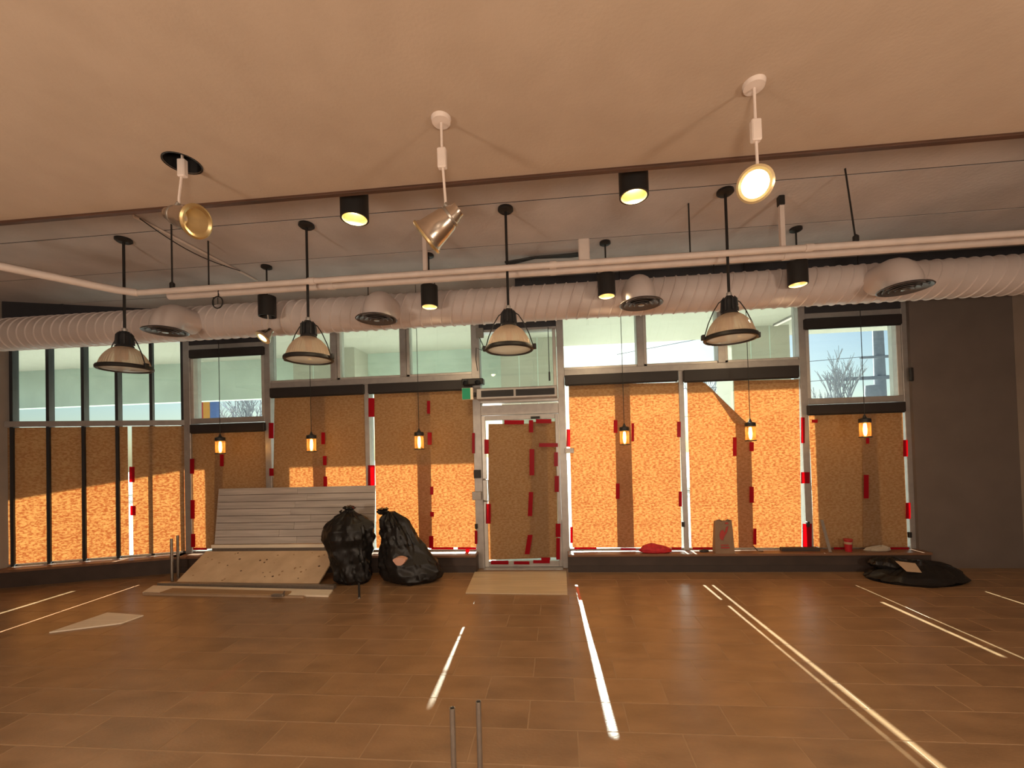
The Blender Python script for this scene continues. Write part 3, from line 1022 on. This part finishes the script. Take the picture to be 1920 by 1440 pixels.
def edison(x, z, lab):
    o = thing('jar_pendant', (x, EY, z - .11), lab, 'pendant lamp', EG)
    MB().tube([(x, EY, z + .15), (x, EY, CZ)], .004, 6).build('cord', 'black', o)
    MB().lathe([(.006, .165), (.012, .15), (.022, .125), (.05, .118), (.062, .112), (.064, .07), (.058, .066)], (x, EY, z), 24).build('cap', 'black', o, True)
    MB().lathe([(.056, .07), (.058, .05), (.058, -.095), (.054, -.104)], (x, EY, z), 28).build('glass_jar', 'jar', o, True)
    MB().lathe([(.060, -.098), (.066, -.102), (.066, -.110), (.060, -.112), (.045, -.110)], (x, EY, z), 28).build('bottom_ring', 'black', o, True)
    MB().lathe([(.001, .06), (.014, .055), (.018, .02), (.018, -.06), (.010, -.085), (.001, -.09)], (x, EY, z), 14).build('filament_bulb', 'filament', o, True)
    lamp('jar_glow', 'POINT', (x, EY, z - .01), 2.6, (1.0, .50, .14), o, .03)
    return o


for px, py, lab in ((413, 836, 'amber jar pendant in front of the narrow left window'), (584, 832, 'amber jar pendant above the plank panel'), (786, 827, 'amber jar pendant above the right trash bag'),
                    (1171, 818, 'amber jar pendant on the dark overlap of the first window right of the door'), (1407, 810, 'amber jar pendant at the tip of the folded paper corner'), (1622, 803, 'amber jar pendant in front of the narrow right window')):
    q = W(px, py, EY)
    edison(q.x, q.z, lab)

# ------------------------------------------------------------------ over the door
p, q = W(893, 750, 5.55), W(1045, 722, 5.55)
o = thing('air_curtain', ((p.x + q.x) / 2, 5.6, p.z), 'grey air curtain unit with two dark grilles above the door', 'air curtain')
MB().box(p.x, q.x, 5.55, 5.745, p.z, q.z, .012).build('housing', 'alu', o)
for a, b in ((902, 963), (967, 1040)):
    xa, xb = W(a, 735, 5.55).x, W(b, 735, 5.55).x
    g = MB().box(xa, xb, 5.543, 5.555, p.z + .035, q.z - .035, .003).build('grille', 'charcoal', o)
    for k in range(5):
        zz = p.z + .05 + k * (q.z - p.z - .1) / 4
        MB().box(xa + .01, xb - .01, 5.538, 5.546, zz - .004, zz + .004).build('slat', 'black', g)
p, q = W(867, 750, 5.55), W(887, 727, 5.55)
o = thing('exit_sign', ((p.x + q.x) / 2, 5.55, p.z), 'small green exit sign beside the upper left corner of the door', 'exit sign')
MB().box(p.x, q.x, 5.53, 5.57, p.z, q.z, .004).build('housing', 'trimwhite', o)
MB().box(p.x + .004, q.x - .035, 5.524, 5.535, p.z + .004, q.z - .004, .002).build('green_face', 'exit_green', o)
MB().box(q.x - .03, q.x + .03, 5.57, 5.745, p.z + .06, p.z + .10, .003).build('bracket', 'black', o)
p, q = W(866, 722, 5.58), W(906, 709, 5.58)
o = thing('emergency_light', ((p.x + q.x) / 2, 5.62, p.z), 'black emergency light box above the green exit sign', 'emergency light')
MB().box(p.x, q.x, 5.56, 5.685, p.z, q.z, .008).build('battery_box', 'black', o)
for s2 in (.2, .75):
    xx = p.x + (q.x - p.x) * s2
    MB().lathe([(.001, -.03), (.03, -.02), (.034, .03), (.03, .035)], (xx, 5.545, p.z + .03), 16, (0, -1, -.4)).build('lamp_head', 'charcoal', o, True)
p, q = W(892, 633, 5.66), W(905, 613, 5.66)
o = thing('junction_box', ((p.x + q.x) / 2, 5.66, p.z), 'grey electrical box on the post left of the door transom', 'electrical box')
MB().box(p.x, q.x, 5.69, 5.745, p.z, q.z, .005).build('box_body', 'galv', o)
MB().tube([((p.x + q.x) / 2, 5.67, p.z), (q.x, 5.66, p.z - .12), (q.x - .02, 5.66, p.z - .18), (p.x, 5.67, p.z - .14), (p.x - .01, 5.68, p.z - .3), (p.x + .01, 5.68, p.z - .46)], .006, 6).build('cable', 'black', o, True)
p = W(1030, 700, 5.66)
mb = MB().tube([(p.x, 5.66, 3.30), (p.x, 5.66, p.z), (p.x + .004, 5.66, p.z - .03)], .005, 6).tube([(p.x, 5.66, p.z - .10), (p.x, 5.66, p.z + .02)], .012, 8)
solo('pull_cord', 'black', mb, 'black pull cord hanging in the door transom', 'cord')
for px, py, lab in ((893, 987, 'small black sensor low on the post left of the door'), (1281, 983, 'small black sensor low on the mullion left of the paper bag'), (1515, 983, 'small black sensor on the post beside the narrow right window'), (1706, 1003, 'small black box low on the wall at the right end'), (1709, 702, 'black wall box high at the right end')):
    yy = 5.73 if px < 1600 else 5.685
    q = W(px, py, yy)
    hh = .035 if py > 900 else .085
    mb = MB().box(q.x - .018, q.x + .018, yy - .015, yy + .02, q.z - hh, q.z + hh, .005)
    mb.box(q.x - .01, q.x + .01, yy - .02, yy - .014, q.z - hh * .4, q.z + hh * .4, .002)
    solo('wall_sensor', 'black', mb, lab, 'sensor', 'small black boxes on the window posts')

# ------------------------------------------------------------------ stack of boards at the left
o = thing('plank_panel', (-3.73, 5.6, .405), 'whitewashed plank wall panel leaning against the papered window', 'wood panel')
rows = 8
bt, tp = Vector((0, 5.585, .405)), Vector((0, 5.678, 1.195))
up = (tp - bt) / rows
nrm = Vector((0, -up.z, up.y)).normalized()
xa, xb = -4.955, -2.585
for k in range(rows):
    jt = random.uniform(-.0, .002)
    e0, e1 = bt + up * (k + .035), bt + up * (k + .965)
    cuts_ = [xa, xa + (xb - xa) * random.uniform(.3, .7), xb]
    for a, b in zip(cuts_[:-1], cuts_[1:]):
        lo = [e0 + Vector((a + .002, 0, 0)), e0 + Vector((b - .002, 0, 0)), e1 + Vector((b - .002, 0, 0)), e1 + Vector((a + .002, 0, 0))]
        MB().hexa(lo, [v_ + nrm * (.014 + jt) for v_ in lo]).build('plank', 'plank', o)
lo = [bt + Vector((xa + .01, .012, 0)), bt + Vector((xb - .01, .012, 0)), tp + Vector((xb - .01, .012, -.01)), tp + Vector((xa + .01, .012, -.01))]
MB().hexa(lo, [v_ + nrm * .008 for v_ in lo]).build('backing_board', 'plydark', o)

# lengths lying along the sill under the panel
SG = 'lengths stacked on the sill under the plank panel'
solo('sill_batten', 'ply', MB().box(-5.02, -3.0, 5.552, 5.70, SZ, SZ + .065, .003), 'tan wooden batten lying on the sill behind the sloping board', 'board', SG)
solo('sill_batten', 'galv', MB().box(-4.98, -2.95, 5.556, 5.69, SZ + .066, SZ + .118, .003), 'grey metal length stacked between tan and white battens on the sill', 'board', SG)
solo('sill_batten', 'trimwhite', MB().box(-4.99, -2.98, 5.55, 5.69, SZ + .119, SZ + .166, .003), 'whitish batten on top of the stack, under the plank panel', 'board', SG)

# tan board sloping from the sill to the floor
o = thing('sloping_board', (-4.05, 5.25, 0), 'scuffed tan plywood board sloping from the sill to the floor', 'board')
b0, b1 = Vector((0, 5.045, .004)), Vector((0, 5.535, .30))
nr = Vector((0, -(b1 - b0).z, (b1 - b0).y)).normalized()
lo = [b0 + Vector((-5.045, 0, 0)), b0 + Vector((-3.075, 0, 0)), b1 + Vector((-3.075, 0, 0)), b1 + Vector((-5.045, 0, 0))]
MB().hexa(lo, [v_ + nr * .02 for v_ in lo]).build('panel', 'ply', o)
rnd = random.Random(3)
for k in range(34):
    u, v = rnd.uniform(.05, .95), rnd.uniform(.06, .94)
    c = lo[0].lerp(lo[1], u).lerp(lo[3].lerp(lo[2], u), v) + nr * .0205
    rr = rnd.uniform(.006, .013)
    e = (b1 - b0).normalized()
    ring = [c + (Vector((1, 0, 0)) * math.cos(a) * rr * 1.3 + e * math.sin(a) * rr) for a in [2 * math.pi * i / 8 for i in range(8)]]
    MB().add(ring + [p_ + nr * .001 for p_ in ring], [tuple(range(8, 16))] + [(i, (i + 1) % 8, 8 + (i + 1) % 8, 8 + i) for i in range(8)]).build('stain', 'plydark' if k % 3 == 0 else 'trimbrown', o)

LG = 'lengths of trim lying on the floor before the sloping board'


def length(p0, p1, p2, p3, h0, h1, m, lab, nm='trim_length'):
    lo = [Vector((a, b, h0)) for a, b in (p0, p1, p2, p3)]
    return solo(nm, m, MB().hexa(lo, [v_ + Vector((0, 0, h1 - h0)) for v_ in lo]), lab, 'board', LG)


length((-5.16, 4.72), (-2.70, 4.62), (-2.76, 4.82), (-5.28, 4.97), 0, .018, 'trimwhite', 'wide white trim board flat on the floor, nearest of the stack')
length((-4.87, 4.665), (-3.20, 4.60), (-3.22, 4.72), (-4.86, 4.82), .018, .034, 'trimbrown', 'brown board lying on top of the white floor trim')
length((-5.24, 4.985), (-2.78, 4.875), (-2.78, 4.935), (-5.24, 5.04), 0, .045, 'galv', 'grey metal channel along the foot of the sloping board')
length((-5.10, 4.665), (-2.98, 4.575), (-2.98, 4.60), (-5.10, 4.69), 0, .022, 'cardboard', 'narrow tan strip at the front edge of the floor stack')
mb = MB().box(-3.36, -3.21, 4.545, 4.60, .022, .05, .008).tube([(-3.22, 4.57, .05), (-3.20, 4.57, .085)], .008, 6)
solo('door_closer', 'galv', mb, 'small dark metal fitting on the front of the floor trim', 'fitting')

# ------------------------------------------------------------------ trash bags
def bag_mesh(base, prof, seed, lean, rough=.045, squash=.85, n=76):
    mb = MB()
    sd = seed * 13.7
    bx, by = base
    rows_ = []
    zs = [p_[1] for p_ in prof]
    m_ = 64
    for j in range(m_ + 1):
        t = j / m_ * (len(prof) - 1)
        i = min(int(t), len(prof) - 2)
        ft = t - i
        ft = ft * ft * (3 - 2 * ft)
        r_ = prof[i][0] * (1 - ft) + prof[i + 1][0] * ft
        z_ = prof[i][1] * (1 - ft) + prof[i + 1][1] * ft
        hz = z_ / zs[-1]
        row = []
        for k in range(n):
            a = 2 * math.pi * k / n
            d_ = Vector((math.cos(a), math.sin(a), 0))
            pn = Vector((d_.x * 1.7 + sd, d_.y * 1.7, z_ * 2.4))
            nz = noise.noise(pn) * 1.2 + abs(noise.noise(pn * 2.6)) * .9 - .3 + noise.noise(pn * 6) * .25 - abs(noise.noise(pn * 3.3 + Vector((5, 1, 2)))) * .6 - abs(noise.noise(pn * 7.1)) * .16 + .2
            pleat = math.sin(a * 9 + noise.noise(Vector((z_ * 3, sd, a))) * 2) * .09 * max(0, hz - .55) * 2
            rr = max(.004, r_ * (1 + pleat) + nz * rough * min(1, r_ / .15) * (0 if z_ <= .001 else 1))
            lx, ly = lean(hz)
            row.append(Vector((bx + lx + d_.x * rr, by + ly + d_.y * rr * squash, max(0.0, z_ + (noise.noise(pn * 2) * .02 if z_ > .02 else 0)))))
        rows_.append(row)
    for row in rows_:
        mb.v += row
    for j in range(m_):
        for k in range(n):
            mb.f.append([j * n + k, j * n + (k + 1) % n, (j + 1) * n + (k + 1) % n, (j + 1) * n + k])
    mb.f.append([k for k in range(n - 1, -1, -1)])
    mb.f.append([m_ * n + k for k in range(n)])
    return mb


TG = 'black trash bags'
o = thing('trash_bag', (-2.66, 5.2, 0), 'upright black trash bag leaning against the plank panel', 'trash bag', TG)
bag_mesh((-2.665, 5.15), [(.18, 0), (.235, .05), (.25, .14), (.255, .28), (.285, .43), (.31, .57), (.30, .68), (.245, .77), (.16, .85), (.085, .89), (.055, .915)], 1, lambda h_: (-.06 * math.sin(h_ * 2.6) - .02 * h_, .02), .05, .75).build('sack', 'bag', o, True)
kn = bag_mesh((-2.72, 5.16), [(.04, .88), (.06, .905), (.045, .93), (.075, .95), (.05, .975)], 5, lambda h_: (0.01, 0), .02)
kn.build('tied_top', 'bag', o, True)
MB().tube([(-2.80, 5.17, .86), (-2.83, 5.15, .91), (-2.80, 5.14, .925)], [.02, .014, .008], 7).build('tie_flap', 'bag', o, True)
o = thing('trash_bag', (-2.0, 5.2, 0), 'slumped black trash bag widening to the right, nearest the door', 'trash bag', TG)
bag_mesh((-1.90, 5.24), [(.28, 0), (.37, .05), (.385, .13), (.365, .24), (.32, .36), (.275, .48), (.235, .60), (.195, .71), (.16, .79), (.10, .85), (.06, .885)], 2, lambda h_: (-.30 * h_ ** 1.05, .0), .05, .72).build('sack', 'bag', o, True)
bag_mesh((-2.28, 5.20), [(.05, .86), (.075, .89), (.05, .91), (.07, .93)], 8, lambda h_: (0.0, 0), .02).build('tied_top', 'bag', o, True)
q = W(748, 1053, 4.905)
mb = MB()
ring = [(q.x + .075 * math.cos(a) * (1 + .2 * math.sin(3 * a)), 0, q.z + .05 * math.sin(a)) for a in [2 * math.pi * k / 14 for k in range(14)]]
mb.add([(a, 4.905 + .05 * abs(a - q.x), b) for a, _, b in ring] + [(a, 4.99, b) for a, _, b in ring], [tuple(range(14))] + [(k, (k + 1) % 14, 14 + (k + 1) % 14, 14 + k) for k in range(14)])
mb.build('torn_opening', 'pinkscrap', o)

o = thing('debris_bag', (4.05, 5.25, 0), 'flattened heap of black plastic sheeting on the floor at the right', 'trash bag', TG)
bag_mesh((4.08, 5.25), [(.48, 0), (.52, .03), (.47, .09), (.36, .15), (.22, .19), (.06, .21)], 4, lambda h_: (.10 * h_, .04 * h_), .06, .55).build('sack', 'bag', o, True)
bag_mesh((3.93, 5.34), [(.22, .13), (.24, .16), (.20, .20), (.10, .225), (.03, .23)], 6, lambda h_: (-.05 * h_, 0), .04, .6).build('loose_fold', 'bag', o, True)
q = W(1692, 1062, 5.1)
c = [Vector((q.x - .05, 5.13, q.z + .05)), Vector((q.x + .14, 5.10, q.z + .03)), Vector((q.x + .17, 5.06, q.z - .06)), Vector((q.x + .02, 5.07, q.z - .05))]
solo('cardboard_scrap', 'cardboard', MB().hexa(c, [v_ + Vector((0, .006, .004)) for v_ in c]), 'torn brown cardboard scrap lying on the black heap at the right', 'cardboard')

# ------------------------------------------------------------------ conduits standing out of the floor
CG = 'conduit stubs standing out of the floor'


def stub(x, y, h_, r_, m, lab, tilt=(0, 0)):
    o = thing('conduit_stub', (x, y, 0), lab, 'pipe', CG)
    tx, ty = x + tilt[0], y + tilt[1]
    mb = MB().lathe([(r_, 0), (r_, h_), (r_ * .8, h_), (r_ * .8, h_ - .08)], (x, y, 0), 16)
    for v_ in mb.v:
        v_.x += tilt[0] * v_.z / h_
        v_.y += tilt[1] * v_.z / h_
    mb.build('pipe', m, o, True)
    MB().lathe([(r_ * .8, h_ - .03), (.0005, h_ - .03)], (tx, ty, 0), 16).build('bore', 'black', o)
    MB().lathe([(r_ * 1.5, 0), (r_ * 1.5, .01), (r_, .014)], (x, y, 0), 16).build('collar', 'galv', o, True)
    return o


stub(-5.217, 5.17, .575, .0165, 'galv', 'shorter grey conduit of the pair beside the sloping board')
stub(-5.285, 5.33, .585, .0165, 'galv', 'taller grey conduit of the pair beside the sloping board, farther back')
stub(-2.312, 4.585, .175, .012, 'black', 'short black stub standing alone before the trash bags')
q = Z(848, 1327, .5)
stub(q.x, q.y, .5, .0125, 'galv', 'left one of the two conduits rising in the foreground', (.0, -.0))
q = Z(897, 1315, .5)
stub(q.x, q.y, .5, .0125, 'galv', 'right one of the two conduits rising in the foreground')

# ------------------------------------------------------------------ floor boards at the door, scrap
o = thing('door_mat', (-.55, 5.14, 0), 'two pale wooden boards laid flat on the floor before the door', 'floor board')
pts = [Z(890, 1074), Z(1062, 1073), Z(1064, 1115.5), Z(873, 1113)]
l0, r0, r1, l1 = pts
for a, b in ((0, .485), (.49, 1)):
    q = [l0.lerp(l1, a), r0.lerp(r1, a), r0.lerp(r1, b), l0.lerp(l1, b)]
    MB().hexa(q, [v_ + Vector((0, 0, .012)) for v_ in q]).build('board', 'mat_wood', o)
q = [Vector((-4.9, 4.10, 0)), Vector((-4.41, 4.04, 0)), Vector((-4.44, 3.84, 0)), Vector((-4.95, 3.62, 0))]
solo('board_scrap', 'trimwhite', MB().hexa(q, [v_ + Vector((0, 0, .012)) for v_ in q]), 'pale board offcut on the floor at the left edge', 'board')

# ------------------------------------------------------------------ things on the right sill
IY = 5.64
mb = bag_mesh((1.23, 5.64), [(.16, 0), (.20, .015), (.19, .05), (.13, .09), (.05, .115), (.01, .12)], 11, lambda h_: (-.05 * h_, 0), .05, .35, 28)
for v_ in mb.v:
    v_.z += SZ
solo('red_cloth', 'redcloth', mb, 'crumpled red cloth lying on the sill', 'cloth', smooth=True)

o = thing('paper_bag', (2.11, 5.62, SZ), 'brown paper takeaway bag with a red mark standing on the sill', 'paper bag')
p0, p1 = W(1341, 1036, 5.57).x, W(1378, 1036, 5.57).x
zt = W(1360, 977, 5.57).z
x0, x1 = p0 + .002, p1 - .002
mb = MB()
n = 7
front, backp = [], []
for j in range(9):
    v = j / 8
    ins = .035 * v ** 1.4
    dpt = .05 * (1 - .45 * v)
    zz = SZ + (zt - SZ) * v
    ring = []
    for i in range(n):
        u = i / (n - 1)
        x_ = x0 + ins * .6 + (x1 - x0 - ins) * u
        jag = (.012 * math.sin(i * 2.3) if j == 8 else 0)
        ring.append(Vector((x_, 5.62 - dpt + noise.noise(Vector((x_ * 9, zz * 9, 1))) * .006, zz + jag)))
    for i in range(n):
        u = 1 - i / (n - 1)
        x_ = x0 + ins * .6 + (x1 - x0 - ins) * u
        jag = (.012 * math.sin(i * 1.9) if j == 8 else 0)
        ring.append(Vector((x_, 5.62 + dpt + noise.noise(Vector((x_ * 9, zz * 9, 7))) * .006, zz + jag)))
    mb.v += ring
for j in range(8):
    for i in range(2 * n):
        mb.f.append([j * 2 * n + i, j * 2 * n + (i + 1) % (2 * n), (j + 1) * 2 * n + (i + 1) % (2 * n), (j + 1) * 2 * n + i])
mb.f.append(list(range(2 * n - 1, -1, -1)))
mb.build('bag_body', 'paperbag', o)
xm = (x0 + x1) / 2


def bagmark(pts):
    q = []
    for u, v in pts:
        dpt = .05 * (1 - .45 * v)
        q.append(Vector((x0 + (x1 - x0) * u, 5.62 - dpt - .008, SZ + (zt - SZ) * v)))
    k = len(q)
    MB().add(q + [v_ + Vector((0, .004, 0)) for v_ in q], [tuple(range(k))] + [(i, (i + 1) % k, k + (i + 1) % k, k + i) for i in range(k)]).build('printed_mark', 'redprint', o)


bagmark([(.28, .44), (.42, .40), (.50, .52), (.66, .66), (.74, .84), (.62, .80), (.54, .64), (.46, .72), (.34, .70), (.26, .58)])
bagmark([(.58, .90), (.74, .90), (.74, .95), (.58, .95)])
bagmark([(.30, .16), (.74, .16), (.74, .20), (.30, .20)])
bagmark([(.30, .24), (.70, .24), (.70, .27), (.30, .27)])

q = W(1591, 1033, 5.64)
o = thing('paper_cup', (q.x, 5.64, SZ), 'red paper cup standing on the right sill', 'cup')
MB().lathe([(.001, 0), (.036, 0), (.038, .008), (.046, .14), (.049, .148), (.046, .152), (.043, .146), (.035, .02)], (q.x, 5.64, SZ), 24).build('cup_wall', 'redcup', o, True)
MB().lathe([(.0475, .142), (.051, .148), (.048, .156), (.042, .154), (.001, .15)], (q.x, 5.64, SZ), 24).build('lid', 'redprint', o, True)
MB().lathe([(.0435, .095), (.0455, .125)], (q.x, 5.64, SZ), 24).build('pale_band', 'cardboard', o, True)
a0, a1 = W(1541, 975, 5.69), W(1557, 1035, 5.60)
dx = Vector((.018, 0, 0))
a1.z = SZ + .002
lo = [a1 - dx, a1 + dx, a0 + dx, a0 - dx]
solo('leaning_slat', 'galv', MB().hexa(lo, [v_ + Vector((0, .012, 0)) for v_ in lo]), 'thin grey slat leaning against the narrow right window', 'slat')
solo('sill_offcut', 'curb', MB().box(2.83, 3.30, 5.66, 5.72, SZ, SZ + .045, .004), 'dark flat batten lying on the sill before the right post', 'board')
mb = bag_mesh((3.98, 5.66), [(.13, 0), (.16, .012), (.14, .035), (.07, .055), (.02, .065)], 21, lambda h_: (.04 * h_, 0), .05, .3, 26)
for v_ in mb.v:
    v_.z += SZ
solo('crumpled_rag', 'rag', mb, 'crumpled pale rag on the sill right of the red cup', 'rag', smooth=True)
mb = MB().tube([(2.60, 5.66, SZ + .006), (2.53, 5.66, SZ + .012), (2.48, 5.67, SZ + .07)], .006, 6)
solo('cut_wire', 'charcoal', mb, 'short bent wire end on the sill right of the paper bag', 'wire')
mb = bag_mesh((1.86, 5.66), [(.05, 0), (.06, .008), (.05, .022), (.01, .03)], 31, lambda h_: (0, 0), .02, .5, 16)
for v_ in mb.v:
    v_.z += SZ
solo('dark_scrap', 'charcoal', mb, 'small dark scrap on the sill just left of the paper bag', 'scrap', smooth=True)

# ------------------------------------------------------------------ outside
struct('ground', 'concrete', MB().box(-60, 60, 5.95, 90, -.25, -.05), 'pale pavement outside')
AY0, AY1, SOF = 8.05, 8.85, 3.80
struct('canopy_soffit', 'cream', MB().box(-14, 12, 5.95, AY1, SOF, SOF + .5), 'cream soffit of the outside canopy')
struct('canopy_beam', 'beam', MB().box(-14, -4.9, 8.65, AY1, 2.93, SOF).box(-4.1, -.9, 8.65, AY1, 2.93, SOF), 'outside canopy beam with the green of the glass put into its colour')
for x0, x1, lab in ((-5.36, -4.05, 'cream pier outside left of the trash bags'), (-1.075, .02, 'cream pier outside behind the door'), (3.27, 4.30, 'cream pier outside the narrow right window')):
    o = thing('canopy_pier', ((x0 + x1) / 2, 8.4, -.05), lab, 'pillar', 'piers of the outside canopy')
    MB().box(x0, x1, AY0, AY1, -.05, SOF).build('shaft', 'cream', o)
    wd = x1 - x0
    for k in (.33, .66):
        MB().box(x0 + wd * k - .008, x0 + wd * k + .008, AY0 - .006, AY0 + .002, -.05, SOF).build('joint_strip', 'beam', o)
    MB().box(x0 - .02, x1 + .02, AY0 - .02, AY1 + .02, -.05, .15, .01).build('plinth', 'concrete', o)

a, b = Z(1425, 622, SOF), Z(1490, 590, SOF)
o = thing('soffit_light_strip', (a + b) / 2, 'row of small square lights on the canopy soffit, seen beside the right pendant', 'light strip')
dr = (b - a).normalized()
sd_ = Vector((-dr.y, dr.x, 0))
e0, e1 = a + dr * .5, b + dr * .3
q = [e0 - sd_ * .05, e1 - sd_ * .05, e1 + sd_ * .05, e0 + sd_ * .05]
MB().hexa([v_ + Vector((0, 0, -.03)) for v_ in q], q).build('channel', 'alu', o)
L_ = (e1 - e0).length
for k in range(7):
    c = e0 + dr * (L_ * (k + .5) / 7)
    q = [c - dr * .06 - sd_ * .03, c + dr * .06 - sd_ * .03, c + dr * .06 + sd_ * .03, c - dr * .06 + sd_ * .03]
    MB().hexa([v_ + Vector((0, 0, -.036)) for v_ in q], [v_ + Vector((0, 0, -.028)) for v_ in q]).build('square_lamp', 'softlamp', o)


def tree(x, y, h_, spread, seed, lab):
    rn = random.Random(seed)
    o = thing('bare_tree', (x, y, -.05), lab, 'tree', 'bare trees across the street')
    tm, bmh = MB(), MB()

    def grow(mb, p, d_, ln, r_, lv):
        e = p + d_ * ln
        m2 = p.lerp(e, .5) + Vector((rn.uniform(-1, 1), rn.uniform(-1, 1), 0)) * ln * .04
        mb.tube([p, m2, e], [r_, r_ * .85, r_ * .68], 5 if lv < 2 else 4, False)
        if lv >= 5:
            return
        for k in range(rn.choice((2, 3, 3)) if lv else 5):
            a = rn.uniform(0, 2 * math.pi)
            t = rn.uniform(.25, .55) * spread
            side = Vector((math.cos(a), math.sin(a), 0))
            nd = (d_ + side * t + Vector((0, 0, .25))).normalized()
            grow(bmh, p.lerp(e, rn.uniform(.65, 1)), nd, ln * rn.uniform(.62, .86), r_ * .6, lv + 1)
    grow(tm, Vector((x, y, -.05)), Vector((0, 0, 1)), h_ * .26, .13, 0)
    tm.build('trunk', 'hazed_bark', o)
    bmh.build('branches', 'hazed_bark', o)


tree(12.9, 20.8, 6.8, 1.0, 5, 'bare tree seen through the right transom pane')
tree(3.6, 25, 8.4, .9, 9, 'bare tree seen low in the first clerestory pane right of the door')
tree(8.9, 26, 8.2, .9, 12, 'bare tree seen behind the right pendant dome')
tree(-18.2, 23, 7.5, 1.2, 15, 'bare tree seen in the left transom pane')
tree(-20.6, 25, 7.0, 1.2, 18, 'bare tree at the left transom pane beside the striped sign')

PX, PYY = 17.5, 24.2
o = thing('utility_pole', (PX, PYY, -.05), 'wooden utility pole with cross arm and transformer seen through the right transom pane', 'utility pole')
MB().tube([(PX, PYY, -.05), (PX, PYY, 10.5)], [.30, .22], 12).build('pole_shaft', 'pole', o, True)
MB().box(PX - 2.1, PX + .9, PYY - .28, PYY - .16, 4.85, 5.03).build('cross_arm', 'pole', o)
MB().box(PX - 1.1, PX + .5, PYY - .28, PYY - .16, 6.0, 6.12).build('cross_arm', 'pole', o)
MB().lathe([(.01, -.42), (.33, -.4), (.36, 0), (.33, .4), (.01, .44)], (PX - .75, PYY - .5, 4.1), 16).build('transformer', 'pole', o, True)
for k, (zz, dz) in enumerate(((5.05, .25), (6.15, .2), (3.6, .5), (8.2, 1.3))):
    mb = MB().tube([(PX - 14, PYY - .2 + .05 * k, zz - dz), (PX - 7, PYY - .2 + .05 * k, zz - .3), (PX, PYY - .2 + .05 * k, zz), (PX + 8, PYY - .2 + .05 * k, zz - .2)], .018, 5)
    mb.build('overhead_wire', 'pole', o)

sx, sy = -19.9, 22.0
o = thing('striped_sign', (sx, sy, -.05), 'red orange and blue striped roadside sign in the left transom pane', 'sign')
MB().tube([(sx + .2, sy, -.05), (sx + .2, sy, 3.6)], .1, 8).build('sign_post', 'pole', o)
for k, m_ in enumerate(('signred', 'signorange', 'signblue')):
    MB().box(sx - .55 + .42 * k, sx - .15 + .42 * k, sy - .1, sy + .1, 3.4, 4.95).build('sign_panel', m_, o)

# ------------------------------------------------------------------ fill globes added behind the viewer to brighten the room
GZ = 2.0
for k, (x, y, lab) in enumerate(((-3.2, -.5, 'added fill globe behind the viewer on the left'), (.2, -.9, 'added fill globe behind the viewer in the middle'), (3.2, -.5, 'added fill globe behind the viewer on the right'))):
    o = thing('fill_globe', (x, y, GZ - .24), lab, 'fill lamp', 'added fill globes behind the viewer')
    MB().tube([(x, y, GZ + .235), (x, y, DZ)], .01, 8).build('stem', 'black', o)
    MB().lathe([(.002, 0), (.06, 0), (.06, -.02), (.002, -.025)], (x, y, DZ), 20).build('canopy', 'black', o, True)
    MB().lathe([(.24 * math.sin(math.pi * i / 16) + .0005, -.24 * math.cos(math.pi * i / 16)) for i in range(17)], (x, y, GZ), 24).build('globe', 'globe', o, True)
    lamp('fill_glow', 'POINT', (x, y, GZ - .5), 185, (1.0, .81, .62), o, .25)  # added fill light, set below its globe
